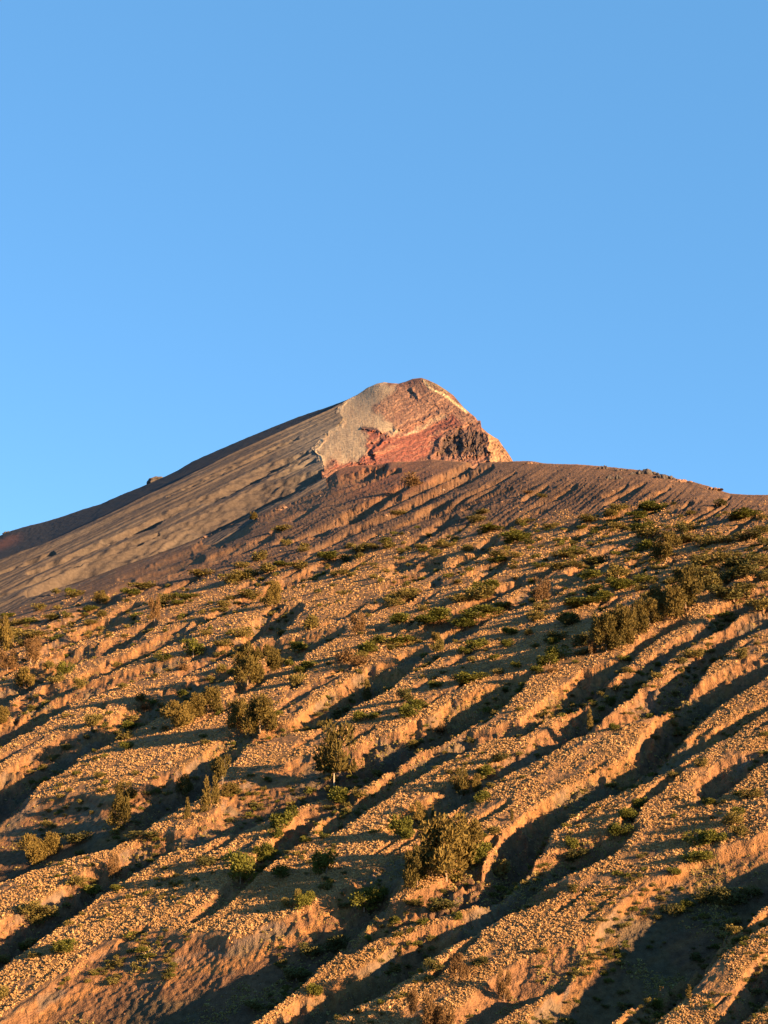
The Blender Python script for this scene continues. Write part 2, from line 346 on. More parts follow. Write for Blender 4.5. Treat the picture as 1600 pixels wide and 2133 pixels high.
def near_colour():
    n1 = fbm(X / 12, Y / 12, 4, 81); n2 = fbm(X / 3, Y / 3, 3, 91); n3 = fbm(X / 40, Y / 40, 2, 95)
    scree = np.zeros(X.shape + (3,)) + np.array([0.135, 0.086, 0.056])
    scree = mixc(scree, [0.19, 0.118, 0.072], sstep(-0.3, 0.6, n1 + R1 * 0.3))
    scree = mixc(scree, [0.085, 0.060, 0.050], sstep(0.15, 0.8, -R2 + 0.3 * n2))
    scree = mixc(scree, [0.26, 0.105, 0.06], sstep(90, 0, np.hypot((U - 790) * 0.45, V - 985)) * 0.6)
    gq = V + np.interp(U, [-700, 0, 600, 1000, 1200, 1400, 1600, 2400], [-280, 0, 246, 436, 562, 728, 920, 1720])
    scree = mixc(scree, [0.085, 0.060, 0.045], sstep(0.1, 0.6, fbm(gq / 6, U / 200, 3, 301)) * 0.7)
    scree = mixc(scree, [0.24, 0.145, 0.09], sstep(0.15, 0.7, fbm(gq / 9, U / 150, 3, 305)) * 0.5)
    soil = np.zeros(X.shape + (3,)) + np.array([0.31, 0.18, 0.09])
    soil = mixc(soil, [0.25, 0.15, 0.065], sstep(0.0, 0.7, n1))
    soil = mixc(soil, [0.15, 0.10, 0.065], sstep(0.2, 0.7, n2))
    col = scree * (1 - VG[..., None]) + soil * VG[..., None]
    # walls of tephra, layered parallel to the old surface
    strat = 0.5 + 0.5 * np.sin(DEP * 4.0 + fbm(AL / 25, AC / 25, 2, 98) * 3)
    strat2 = fbm(DEP * 1.6, AL / 90, 3, 99)
    wallc = np.zeros(X.shape + (3,)) + np.array([0.270, 0.150, 0.078])
    wallc = mixc(wallc, [0.17, 0.095, 0.055], strat * 0.7)
    wallc = mixc(wallc, [0.36, 0.185, 0.070], sstep(0, 0.7, strat2 + n3) * 0.7)
    wallc = mixc(wallc, [0.17, 0.14, 0.115], sstep(0.15, 0.6, n1 - strat2 * 0.4) * 0.75)
    frac = CV / np.maximum(CV.max(), 1)
    wm = sstep(0.6, 3.0, CV) * (0.35 + 0.65 * VG)
    col = col * (1 - wm[..., None]) + wallc * wm[..., None]
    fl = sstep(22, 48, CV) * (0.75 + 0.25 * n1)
    col = mixc(col, [0.042, 0.035, 0.033], np.clip(fl, 0, 1) * 0.9)  # dark floor sand, deepened to paint shade into the ravines
    sm = sstep(6, 18, CV) * sstep(0.1, 0.5, n1 + n3)
    col = mixc(col, [0.13, 0.10, 0.05], np.clip(sm, 0, 1) * 0.4)
    return col
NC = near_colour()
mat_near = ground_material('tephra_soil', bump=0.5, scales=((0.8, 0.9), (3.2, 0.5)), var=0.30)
# back of the shoulder and the foot of the slope, so that the sheet closes out of sight
def extra(k, dz): return X[0] * k, Y[0] * k, Z[0] - Y[0] * (k - 1) * dz
back = [extra(k, 0.35) for k in (1.6, 1.3, 1.12, 1.03)]
foot = []
for kk, dz in ((0.85, 0.55), (0.6, 0.55), (0.3, 0.5)):
    foot.append((X[-1] * kk, Y[-1] * kk, Z[-1] - (1 - kk) * Y[-1] * dz))
XX = np.vstack([b[0] for b in back] + [X] + [f[0] for f in foot])
YY = np.vstack([b[1] for b in back] + [Y] + [f[1] for f in foot])
ZZ = np.vstack([b[2] for b in back] + [Z] + [f[2] for f in foot])
CC = np.concatenate([np.repeat(NC[:1], 4, 0), NC, np.repeat(NC[-1:], 3, 0)], 0)
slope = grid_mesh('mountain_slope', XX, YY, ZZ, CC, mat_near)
slope['kind'] = 'structure'

# ------------------------------------------------------------------ the cone behind
PC, QC, CCn = 0.267, 0.383, 160.0
def cone_plane_w(u, v):
    a, t = px2at(u, v); return (PC * a + QC - t) / CCn
TERM = np.array([(-700,1450),(0,1168),(100,1128),(200,1083),(300,1035),(400,987),(500,939),(600,893),(680,856),(740,826),(790,803)], float)
SKY = np.array([(-700,1380),(-100,1150),(0,1116),(10,1111),(25,1105),(60,1095),(90,1088),(130,1076),(170,1062),(210,1050),(250,1032),(290,1016),(308,1008),
  (345,992),(370,980),(400,962),(440,944),(500,918),(560,893),(620,869),(680,849),(720,834),(745,822),(765,808),(785,799),(800,796),(815,798),(830,799),(845,795),(860,789),(878,787),(890,791),
  (910,800),(930,813),(945,824),(955,836),(967,850),(980,861),(990,869),(995,876),(1001,876),(1003,890),(1015,901),(1030,911),(1038,915),(1048,930),(1058,943),(1066,956),(1070,964),(1100,1000)], float)
RIMP = [(740,826),(722,836),(708,848),(703,860),(712,872),(708,880),(695,892),(675,908),(664,922),(652,934),(665,946),(668,958),(672,972)]

# --- cone flank
def build_cone():
    us = np.concatenate([np.arange(-640, -20, 8.0), np.arange(-20, 905, 1.9)])
    n1, n2 = 520, 60
    vb = np.maximum(crest_v(us) + 90, np.interp(us, SKY[:, 0], SKY[:, 1]) + 30)
    vt = np.interp(us, TERM[:, 0], TERM[:, 1]); vs = np.interp(us, SKY[:, 0], SKY[:, 1])
    vt = np.maximum(vt, vs + 1.0)
    sa = np.linspace(0, 1, n2, endpoint=False)[:, None]; sb = np.linspace(0, 1, n1)[:, None]
    Va = vs + (vt - vs) * sa; Vb = vt + (vb - vt) * sb
    Wt = cone_plane_w(us, vt)
    a, t0 = px2at(us, vt); _, ts = px2at(us, vs)
    yt = 1 / Wt
    q2 = 0.322 - 0.015 * np.clip((us) / 700, 0, 1)
    # shaded facet: plane leaning away past the terminator
    p2 = (399 - 832 * q2) / 303
    _, ta = px2at(us[None, :] + 0 * sa, Va)
    slope_ray = np.maximum(p2 * a + q2, ts + 0.015)
    # y where the sight line meets the facet: z = zt + slope_ray (y - yt)
    ya = (t0 * yt - slope_ray * yt) / (ta - slope_ray)
    Wb = cone_plane_w(us[None, :] + 0 * sb, Vb)
    Vv = np.vstack([Va, Vb]); Wv = np.vstack([1 / ya, Wb]); Uv = us[None, :] + 0 * Vv
    A, T = px2at(Uv, Vv); Yc = 1 / Wv; Xc = A * Yc; Zc = T * Yc
    # streak co-ordinates: down-slope direction on the flank
    dx, dy = 0.342, 0.94
    al = Xc * dx + Yc * dy; ac = Xc * dy - Yc * dx
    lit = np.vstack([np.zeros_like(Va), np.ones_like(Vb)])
    st = ridged(ac / 22, al / 1400, 2, 121) * 0.8 + fbm(ac / 9.0, al / 900, 2, 131) * 0.9 + fbm(ac / 5.0, al / 600, 1, 133) * 0.55
    fine = fbm(Xc / 6, Yc / 26, 2, 141) * 0.25
    cut = np.zeros_like(Xc)
    for k, pts in [(17.0, [(60,1237,7),(150,1203,13),(250,1168,18),(350,1127,20),(450,1083,22),(550,1036,20),(640,1000,12),(682,984,5)]), (9.0, [(60,1195,3),(130,1168,5),(200,1140,6),(270,1108,6),(300,1095,5),(340,1075,6),(400,1052,7),(460,1030,8),(520,998,10),(560,976,8),(600,960,5),(640,945,3)]),
                   (7.0, [(0,1195,3),(60,1172,4),(110,1155,4)]), (6.0, [(270,1117,3),(310,1100,7),(340,1085,3)]),
                   (6.0, [(480,1020,3),(540,995,7),(580,975,5),(640,958,2)]), (5.0, [(0,1240,3),(120,1193,4),(230,1150,4),(330,1110,2)]),
                   (5.0, [(350,1035,2),(450,990,4),(540,950,4),(620,915,2)]), (4.0, [(560,1000,2),(620,975,5),(655,960,3)])]:
        for (u0, v0, w0), (u1, v1, w1) in zip(pts[:-1], pts[1:]):
            ddx, ddy = u1 - u0, v1 - v0
            h = np.clip(((Uv - u0) * ddx + (Vv - v0) * ddy) / (ddx * ddx + ddy * ddy), 0, 1)
            d = np.hypot(Uv - u0 - h * ddx + fbm(Xc/15,Yc/15,2,7)*2, Vv - v0 - h * ddy + fbm(Xc/15,Yc/15,2,9)*2.5)
            cut = np.maximum(cut, k * np.clip(1.25 - d / (w0 + h * (w1 - w0)) , 0, 1))
    edge = np.clip((Vv - vs) / 6, 0, 1)
    Zc = Zc + ((st + fine) * (0.3 + 0.7 * lit) - cut) * edge + np.clip(fbm(Xc / 14, Yc / 60, 2, 151), 0, 1) * 0.6
    drop = np.zeros_like(Zc); drop[:len(Va)] = 0.38 * np.maximum(vt - vs, 0) * sa ** 1.2 * np.clip((1 - sa) / 0.06, 0, 1) * Yc[:len(Va)] / F
    Zc = Zc - drop
    c = np.zeros(Xc.shape + (3,)) + np.array([0.150, 0.118, 0.090])
    c = mixc(c, [0.09, 0.075, 0.065], sstep(-0.1, 0.9, -fbm(ac / 6, al / 120, 3, 161)))
    c = mixc(c, [0.21, 0.17, 0.125], sstep(0, 1, fbm(ac / 20, al / 200, 3, 171)) * 0.7)
    pale = sstep(120, 20, np.hypot((Uv - 690) * 0.8, (Vv - 930)))
    c = mixc(c, [0.30, 0.26, 0.20], pale * 0.6)
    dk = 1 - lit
    c = mixc(c, [0.055, 0.055, 0.056], dk * 0.95)  # shade beyond the terminator painted into the flank colour
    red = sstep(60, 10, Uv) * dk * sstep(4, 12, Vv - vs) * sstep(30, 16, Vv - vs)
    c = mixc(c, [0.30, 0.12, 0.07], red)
    bx = [(Xc[0] * k + 0, Yc[0] * k, Zc[0] - Yc[0] * (k - 1) * 0.25) for k in (1.4, 1.1, 1.02)]
    Xf = np.vstack([b[0] for b in bx] + [Xc]); Yf = np.vstack([b[1] for b in bx] + [Yc]); Zf = np.vstack([b[2] for b in bx] + [Zc])
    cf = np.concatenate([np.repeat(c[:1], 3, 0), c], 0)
    # cut the grid off where the crater rim begins
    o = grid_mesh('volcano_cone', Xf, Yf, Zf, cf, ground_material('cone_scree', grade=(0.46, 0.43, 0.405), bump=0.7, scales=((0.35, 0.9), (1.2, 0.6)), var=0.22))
    me = o.data
    # remove faces right of the rim line (they belong to the crater wall)
    import bmesh
    rim = np.array(RIMP, float)
    rv = np.concatenate([[700], rim[:, 1], [1100]]); ru = np.concatenate([[905], rim[:, 0] , [672]]) 
    keepu = np.interp(np.vstack([np.repeat(vs[None], 3, 0), Vv]), np.concatenate([[786, 796, 803], rim[:, 1], [1100]]), np.concatenate([[876, 800, 780], rim[:, 0], [690]])) + 2
    full_u = np.vstack([np.repeat(us[None], 3, 0), Uv])
    bad = (full_u > keepu)
    fb = bad[:-1, :-1] & bad[1:, 1:]
    idx = np.nonzero(fb.reshape(-1))[0]
    bm = bmesh.new(); bm.from_mesh(me); bm.faces.ensure_lookup_table()
    bmesh.ops.delete(bm, geom=[bm.faces[i] for i in idx], context='FACES')
    bm.to_mesh(me); bm.free()
    o['kind'] = 'structure'
    return us, Xc[0], Yc[0], Zc[0]
CONE_SKY = build_cone()

# --- crater wall
def dist_poly(U, V, pts):
    best = np.full(U.shape, 1e9); par = np.zeros(U.shape); n = len(pts) - 1
    for i, ((u0, v0), (u1, v1)) in enumerate(zip(pts[:-1], pts[1:])):
        dx, dy = u1 - u0, v1 - v0
        h = np.clip(((U - u0) * dx + (V - v0) * dy) / (dx * dx + dy * dy), 0, 1)
        d = np.hypot(U - u0 - h * dx, V - v0 - h * dy)
        m = d < best; best = np.where(m, d, best); par = np.where(m, (i + h) / n, par)
    return best, par
def in_poly(U, V, pts):
    c = np.zeros(U.shape, bool); n = len(pts)
    for i in range(n):
        x0, y0 = pts[i]; x1, y1 = pts[(i + 1) % n]
        if y0 == y1: continue
        cond = ((y0 > V) != (y1 > V)) & (U < (x1 - x0) * (V - y0) / (y1 - y0) + x0)
        c ^= cond
    return c
def soft_poly(U, V, pts, r=3.0):
    d, _ = dist_poly(U, V, pts + [pts[0]])
    s = np.where(in_poly(U, V, pts), d, -d)
    return sstep(-r, r, s)

def build_crater():
    ctrl = [(u, v, 1 / cone_plane_w(u, v)) for u, v in RIMP[::2] + [RIMP[-1]]]
    ctrl += [(790,803,2090),(840,797,2110),(880,787,2080),(920,806,1960),(960,842,1840),(1000,880,1700),(1035,914,1600),(1066,958,1480),(1075,985,1450),
             (760,900,1560),(800,870,1700),(850,850,1800),(780,950,1360),(850,960,1400),(900,920,1560),(900,880,1700),(950,930,1540),(960,900,1600),(1000,950,1470),(900,985,1340),(740,985,1290)]
    C = np.array(ctrl)
    ca = (C[:, 0] - 850) / 200; cb = (C[:, 1] - 890) / 200; n = len(C)
    def K(r): return r * r * np.log(r + 1e-9)
    R = np.hypot(ca[:, None] - ca, cb[:, None] - cb)
    M = np.zeros((n + 3, n + 3)); M[:n, :n] = K(R) + np.eye(n) * 0.02
    M[:n, n] = 1; M[:n, n + 1] = ca; M[:n, n + 2] = cb; M[n:, :n] = M[:n, n:].T
    sol = np.linalg.solve(M, np.concatenate([1000 / C[:, 2], [0, 0, 0]]))
    us = np.arange(645, 1076, 1.0); nr = 260
    rim = np.array(RIMP, float)
    vs = np.interp(us, SKY[:, 0], SKY[:, 1])
    # left of the summit the upper edge of the wall is the rim path
    o = np.argsort(rim[:, 0])
    vb = crest_v(us) + 24
    S = np.linspace(0, 1, nr)[:, None]
    Vg = vs + (vb - vs) * S; Ug = us[None, :] + 0 * Vg
    aa = (Ug - 850) / 200; bb = (Vg - 890) / 200
    W = sol[n] + sol[n + 1] * aa + sol[n + 2] * bb
    for i in range(n): W = W + sol[i] * K(np.hypot(aa - ca[i], bb - cb[i]))
    W = W / 1000
    A, T = px2at(Ug, Vg)
    Yc = 1 / W
    # warped picture co-ordinates for the rock drawing
    nu = fbm(Ug / 22, Vg / 22, 4, 201) * 7; nv = fbm(Ug / 22, Vg / 22, 4, 211) * 6
    u_, v_ = Ug + nu, Vg + nv
    # masks of the rock kinds
    sand = soft_poly(u_, v_, [(745,815),(790,800),(825,800),(818,822),(800,832),(775,845),(776,862),(800,868),(812,885),(835,905),(800,900),(770,888),(756,892),(762,915),(765,945),(745,958),(712,965),(690,950),(675,975),(640,975),(640,910),(690,850)], 7)
    sand = np.clip(sand + 0.35 * fbm(Ug / 5, Vg / 9, 3, 255) * np.exp(-((sand - 0.5) / 0.4) ** 2), 0, 1)
    red = soft_poly(u_, v_, [(756,890),(775,890),(800,900),(835,903),(862,893),(905,872),(940,868),(960,885),(925,900),(905,922),(890,950),(850,965),(770,975),(690,975),(700,962),(745,958),(765,930)], 4)
    upper = soft_poly(u_, v_, [(775,846),(815,830),(845,808),(878,790),(905,812),(950,845),(985,870),(985,885),(940,868),(905,868),(862,880),(835,890),(800,866),(776,860)], 4)
    cliff = soft_poly(u_, v_, [(918,925),(934,910),(958,897),(985,892),(1000,898),(1008,912),(1014,935),(1006,948),(985,944),(965,948),(940,950),(912,950)], 6)
    right = soft_poly(u_, v_, [(1005,893),(1040,905),(1080,965),(1060,985),(1022,975),(1020,940),(1012,912)], 3)
    # relief towards the viewer (metres, + = nearer)
    rel = np.zeros_like(Ug)
    strat_c = (Vg + (Ug - 800) * 0.42)                    # beds rise to the right
    strat = fbm(strat_c / 7 + nv * 0.12, Ug / 120, 3, 221)
    rocky = np.clip(1 - sand, 0, 1)
    rel += rocky * (strat * 4.5 + ridged(u_ / 30, v_ / 22, 3, 231) * 3.0 + fbm(Ug / 6, Vg / 6, 3, 241) * 2.2)
    rel += sand * (fbm(Ug / 30, Vg / 30, 3, 251) * 3 + fbm(Ug / 3, Vg / 9, 2, 253) * 0.8)
    fl = ridged((u_ + (Vg - 920) * 0.3) / 11, v_ / 60, 2, 261)
    rel += cliff * (fl * 9 + fbm(Ug / 14, Vg / 30, 2, 263) * 5 - 5)
    def groove(pts, wd, dep):
        nonlocal rel
        d, p = dist_poly(u_, v_, pts); rel -= dep * np.exp(-(d / wd) ** 2)
    def bulge(pts, wd, dep): groove(pts, wd, -dep)
    bulge([(905,955),(925,905),(960,890)], 8, 16); groove([(912,960),(935,930),(958,905)], 9, 16)
    bulge([(757,893),(790,897),(810,905)], 4, 12); groove([(772,905),(782,910),(770,925)], 5, 6)
    bulge([(822,898),(805,910),(790,925),(778,945)], 5, 14); groove([(815,898),(798,908),(780,925),(772,950)], 5, 10)
    bulge([(835,895),(865,880),(905,866),(940,858)], 3, 7)
    groove([(850,812),(858,822)], 4, 12); bulge([(862,808),(868,826)], 4, 10)
    bulge([(720,838),(705,852),(706,866),(714,874),(706,886),(680,908),(664,924),(655,936),(668,950),(674,972)], 3.5, 7)
    bulge([(990,872),(998,872),(1002,885)], 5, 14)
    bulge([(1008,905),(1022,940),(1028,970)], 5, 12)
    groove([(925,905),(950,893),(975,890)], 7, 14)
    for k in (1, 3, 4, 7, 8, 11, 13):
        uu = 905 + k * 8.2
        bulge([(uu, 905 + abs(k - 7) * 2), (uu + 4, 955)], 2.0, 7 * (0.5 + 0.5 * ((k * 7) % 5) / 4))
    edge = np.clip((Vg - vs) / 5, 0.0, 1)
    Yc = Yc - rel * 1.15 * edge
    Xc = A * Yc; Zc = T * Yc
    c = np.zeros(Xc.shape + (3,)) + np.array([0.27, 0.140, 0.095])
    n1 = fbm(Ug / 12, Vg / 12, 4, 271); n2 = fbm(Ug / 4, Vg / 4, 3, 281)
    c = mixc(c, [0.20, 0.11, 0.08], sstep(0, 0.5, n1))
    c = mixc(c, [0.31, 0.185, 0.125], upper * (0.55 + 0.4 * sstep(-0.3, 0.5, n1)))
    c = mixc(c, [0.27, 0.095, 0.068], red * 0.9)
    c = mixc(c, [0.44, 0.27, 0.17], sstep(0.25, 0.6, strat + 0.2 * n2) * rocky * 0.45)
    c = mixc(c, [0.15, 0.08, 0.07], sstep(0.25, 0.6, -strat + 0.2 * n2) * rocky * 0.6)
    c = mixc(c, [0.46, 0.37, 0.25], sand)
    c = mixc(c, [0.34, 0.24, 0.16], sand * sstep(0.0, 0.5, fbm(Ug / 8, Vg / 30, 3, 291)) * 0.5)
    c = mixc(c, [0.095, 0.068, 0.056], cliff * 0.9)  # black lava, its dark colour also carrying painted shade
    c = mixc(c, [0.26, 0.17, 0.11], cliff * sstep(0.95, 1.4, fl) * sstep(915, 940, Vg) * 0.7)  # sunlight painted on the flutes as a lighter colour
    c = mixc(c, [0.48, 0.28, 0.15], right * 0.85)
    def line(pts, wd, col, k=1.0, warp=0.4):
        nonlocal c
        d, p = dist_poly(Ug + nu * warp, Vg + nv * warp, pts); c = mixc(c, col, np.exp(-(d / wd) ** 2) * k)
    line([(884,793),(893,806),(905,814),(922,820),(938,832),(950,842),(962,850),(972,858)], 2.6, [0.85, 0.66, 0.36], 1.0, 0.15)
    line([(895,798),(915,803),(930,818)], 5, [0.36, 0.27, 0.15], 0.8)
    line([(868,893),(885,888),(900,876),(925,868)], 4.5, [0.52, 0.38, 0.24], 0.8)
    line([(845,905),(870,898)], 2.5, [0.6, 0.45, 0.3], 0.8)
    line([(740,826),(722,836),(708,848),(703,860),(714,872),(706,882),(690,895),(672,910),(664,922),(653,935),(667,948),(670,970)], 3.2, [0.62, 0.50, 0.33], 0.9, 0.1)
    line([(755,810),(772,803),(790,800),(805,797)], 2.5, [0.62, 0.48, 0.32], 0.8, 0.1)
    line([(715,872),(745,872),(770,890)], 2, [0.55, 0.42, 0.27], 0.7)
    line([(820,800),(818,815),(800,832),(815,860),(822,885),(838,905)], 4, [0.36, 0.23, 0.15], 0.6)
    line([(757,890),(775,892),(790,900)], 3, [0.08, 0.06, 0.06], 0.9)
    line([(845,800),(870,793)], 4, [0.2, 0.11, 0.08], 0.7)
    c = c * (1 + 0.35 * n2[..., None] * rocky[..., None])
    bx = [(Xc[0] * k, Yc[0] * k, Zc[0] - Yc[0] * (k - 1) * 0.3) for k in (1.25, 1.06, 1.01)]
    Xf = np.vstack([b[0] for b in bx] + [Xc]); Yf = np.vstack([b[1] for b in bx] + [Yc]); Zf = np.vstack([b[2] for b in bx] + [Zc])
    cf = np.concatenate([np.repeat(c[:1], 3, 0), c], 0)
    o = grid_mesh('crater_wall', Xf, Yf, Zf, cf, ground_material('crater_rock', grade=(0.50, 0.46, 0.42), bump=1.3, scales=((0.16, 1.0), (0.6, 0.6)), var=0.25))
    import bmesh
    keepu = np.interp(np.vstack([np.repeat(vs[None], 3, 0), Vg]), np.concatenate([[786, 796, 803], rim[:, 1], [1100]]), np.concatenate([[870, 798, 778], rim[:, 0], [690]])) - 3
    bad = np.vstack([np.repeat(us[None], 3, 0), Ug]) < keepu
    fb = bad[:-1, :-1] & bad[1:, 1:]
    idx = np.nonzero(fb.reshape(-1))[0]
    bm = bmesh.new(); bm.from_mesh(o.data); bm.faces.ensure_lookup_table()
    bmesh.ops.delete(bm, geom=[bm.faces[i] for i in idx], context='FACES')
    bm.to_mesh(o.data); bm.free()
    o['kind'] = 'structure'
    return o
build_crater()

# far valley floor out to the horizon, hidden behind and below the mountain
gm = ground_material('valley_floor', bump=0.5, var=0.2)
gx = np.linspace(-30000, 30000, 61)[None, :] + np.zeros((61, 1)); gy = np.linspace(-30000, 30000, 61)[:, None] + np.zeros((1, 61))
g = grid_mesh('ground', gx, gy, -520 + fbm(gx / 4000, gy / 4000, 3, 5) * 60, np.zeros(gx.shape + (3,)) + np.array([0.10, 0.09, 0.05]), gm)
g['kind'] = 'structure'

# ------------------------------------------------------------------ where things stand
def project(x, y, z):
    a = x / y; t = z / y
    fw = math.cos(PITCH) + t * math.sin(PITCH)
    return 800 + F * a / fw, 1066.5 - F * (t * math.cos(PITCH) - math.sin(PITCH)) / fw
PU, PV = project(X, Y, Z)
RUNMIN = np.minimum.accumulate(PV[::-1], 0)          # from the foot upwards: what can be seen
def stand(u, v):
    """ground point seen at (u, v)"""
    j = int(np.clip(np.searchsorted(us, u), 1, len(us) - 1))
    col = RUNMIN[:, j]
    i = NR - 1 - int(np.argmax(col <= v))
    if not (col <= v).any(): i = 1
    return np.array([X[i, j], Y[i, j], Z[i, j]]), i, j

# ------------------------------------------------------------------ tussock grass
def tuft_mesh(name, n, seed, mat, spread=0.9, h=0.9, wide=0.16):
    r = random.Random(seed); vs_ = []; fs = []
    for k in range(n):
        th = r.uniform(0, 6.283); rad = r.random() ** 0.6
        lean = rad * spread; hh = h * r.uniform(0.6, 1.0) * (1 - 0.35 * rad)
        bx, by = 0.35 * rad * math.cos(th), 0.35 * rad * math.sin(th)
        tx, ty = lean * math.cos(th), lean * math.sin(th)
        px_, py_ = -math.sin(th + r.uniform(-.6, .6)) * wide, math.cos(th) * wide
        b = len(vs_)
        vs_ += [(bx - px_, by - py_, -0.25), (bx + px_, by + py_, -0.25), (0.55 * (bx + tx) + px_ * 1.1, 0.55 * (by + ty) + py_ * 1.1, hh * 0.75), (tx, ty, hh * r.uniform(0.55, 1.0))]
        fs += [(b, b + 1, b + 2), (b, b + 2, b + 3)]
    me = bpy.data.meshes.new(name); me.from_pydata(vs_, [], fs); me.materials.append(mat)
    return bpy.data.objects.new(name, me)

def scatter(name, pts, scl, rots, protos, label=None):
    """one object: instances of the prototypes on its points"""
    me = bpy.data.meshes.new(name); n = len(pts)
    me.vertices.add(n); me.vertices.foreach_set('co', np.asarray(pts, np.float32).ravel())
    a = me.attributes.new('scl', 'FLOAT_VECTOR', 'POINT'); a.data.foreach_set('vector', np.asarray(scl, np.float32).ravel())
    a = me.attributes.new('rt', 'FLOAT_VECTOR', 'POINT'); a.data.foreach_set('vector', np.asarray(rots, np.float32).ravel())
    a = me.attributes.new('kind_index', 'INT', 'POINT'); a.data.foreach_set('value', (np.arange(n) % len(protos)).astype(np.int32))
    o = bpy.data.objects.new(name, me); scn.collection.objects.link(o)
    ng = bpy.data.node_groups.new(name, 'GeometryNodeTree')
    ng.interface.new_socket('Geometry', in_out='INPUT', socket_type='NodeSocketGeometry')
    ng.interface.new_socket('Geometry', in_out='OUTPUT', socket_type='NodeSocketGeometry')
    N = ng.nodes; L = ng.links
    gi = N.new('NodeGroupInput'); go = N.new('NodeGroupOutput')
    ip = N.new('GeometryNodeInstanceOnPoints'); L.new(gi.outputs[0], ip.inputs['Points'])
    gj = N.new('GeometryNodeGeometryToInstance')
    for p in reversed(protos):
        oi = N.new('GeometryNodeObjectInfo'); oi.inputs['Object'].default_value = p; L.new(oi.outputs['Geometry'], gj.inputs[0])
    L.new(gj.outputs[0], ip.inputs['Instance']); ip.inputs['Pick Instance'].default_value = True
    def att(nm, ty):
        q = N.new('GeometryNodeInputNamedAttribute'); q.data_type = ty; q.inputs['Name'].default_value = nm; return q.outputs['Attribute']
    L.new(att('kind_index', 'INT'), ip.inputs['Instance Index'])
    L.new(att('scl', 'FLOAT_VECTOR'), ip.inputs['Scale'])
    e2r = N.new('FunctionNodeEulerToRotation'); L.new(att('rt', 'FLOAT_VECTOR'), e2r.inputs[0]); L.new(e2r.outputs[0], ip.inputs['Rotation'])
    L.new(ip.outputs[0], go.inputs[0])
    md = o.modifiers.new('scatter', 'NODES'); md.node_group = ng
    o['kind'] = 'stuff'
    if label: o['label'] = label
    return o

def sample(u, v):
    """bilinear pick from the slope grids at uncarved picture position"""
    cv = crest_v(u); s_ = np.clip((v - cv) / (VB - cv), 0, 0.9999) * (NR - 1)
    j = np.clip(np.searchsorted(us, u) - 1, 0, len(us) - 2); i = s_.astype(int); fi = s_ - i
    fj = np.clip((u - us[j]) / (us[j + 1] - us[j]), 0, 1)
    def g(Q): return (Q[i, j] * (1 - fi) + Q[i + 1, j] * fi) * (1 - fj) + (Q[i, j + 1] * (1 - fi) + Q[i + 1, j + 1] * fi) * fj
    return g

mat_straw = plant_material('dry_grass', (0.34, 0.190, 0.072), (0.54, 0.325, 0.138))
mat_ygr = plant_material('yellow_green_tufts', (0.20, 0.155, 0.045), (0.36, 0.26, 0.09))
n = 500000
cu = rng.uniform(-120, 1720, n); cvp = rng.uniform(1040, 2195, n)
ok = cvp > crest_v(cu) + 6; cu, cvp = cu[ok], cvp[ok]
g = sample(cu, cvp); cvv_, vgv = g(CV), g(VG)
px_, py_, pz_ = g(X), g(Y), g(Z)
no = fbm(px_ / 9, py_ / 9, 3, 301); n2 = fbm(px_ / 30, py_ / 30, 2, 311)
n5 = fbm(px_ / 4, py_ / 4, 2, 321)
dn = np.where(cvv_ < 1.0, 0.95 * vgv ** 2 * sstep(-0.75, -0.15, no + n2 * .5 + n5 * 0.5), 0.0)
floor_ = (cvv_ > 12) * sstep(0.0, 0.35, no + n2) * 0.30 * vgv
walls_ = (cvv_ > 1) * (0.10 + 0.5 * sstep(-0.1, 0.3, n2 + 0.5 * no)) * vgv
pr = np.maximum(dn, np.maximum(floor_, walls_))
gev = g(GEN)
pr = pr * (1 - gev * (1 - 0.9 * sstep(0.12, 0.38, fbm(px_ / 11, py_ / 15, 3, 331))))
keep = rng.random(len(cu)) < pr
isfloor = (cvv_ > 8)
spac = np.interp(py_, [230, 400, 700, 1000], [8.0, 6.2, 4.6, 4.0])
rad = spac * py_ / F * 0.37 * rng.gamma(6, 1 / 6, len(cu))
# tussocks thin out nothing near, none dropped by distance
for nm, msk, mt, lab, hsc in (('tussock_grass', keep & ~isfloor, mat_straw, 'straw coloured tussocks crowding the ridge tops of the slope', 0.95),
                     ('ravine_tufts', keep & isfloor, mat_ygr, 'yellow green tufts growing on the ravine floors and fans', 0.9)):
    P = np.stack([px_, py_, pz_], 1)[msk]; R = rad[msk]
    protos = [tuft_mesh('tuft', 15, k, mt) for k in range(5)]
    rt = np.zeros((len(P), 3)); rt[:, 2] = rng.uniform(0, 6.28, len(P)); rt[:, 0] = rng.normal(0, .15, len(P))
    sc = np.stack([R, R, R * hsc], 1)
    scatter(nm, P, sc, rt, protos, lab)
    print(nm, len(P))

# ------------------------------------------------------------------ trees and shrubs
mat_bark = plant_material('bark', (0.20, 0.13, 0.08), (0.28, 0.19, 0.12))
mat_pale = plant_material('pale_bark', (0.34, 0.27, 0.19), (0.42, 0.34, 0.25))
mat_casu = plant_material('casuarina_needles', (0.070, 0.052, 0.012), (0.150, 0.100, 0.024), trans=0.2)
mat_rust = plant_material('rusty_needles', (0.100, 0.055, 0.022), (0.150, 0.082, 0.030), trans=0.15)
mat_green = plant_material('green_leaves', (0.065, 0.066, 0.010), (0.120, 0.112, 0.018), trans=0.25)
mat_olive = plant_material('olive_leaves', (0.095, 0.075, 0.018), (0.170, 0.125, 0.032), trans=0.2)
mat_dark = plant_material('dark_leaves', (0.055, 0.050, 0.013), (0.100, 0.082, 0.022), trans=0.15)

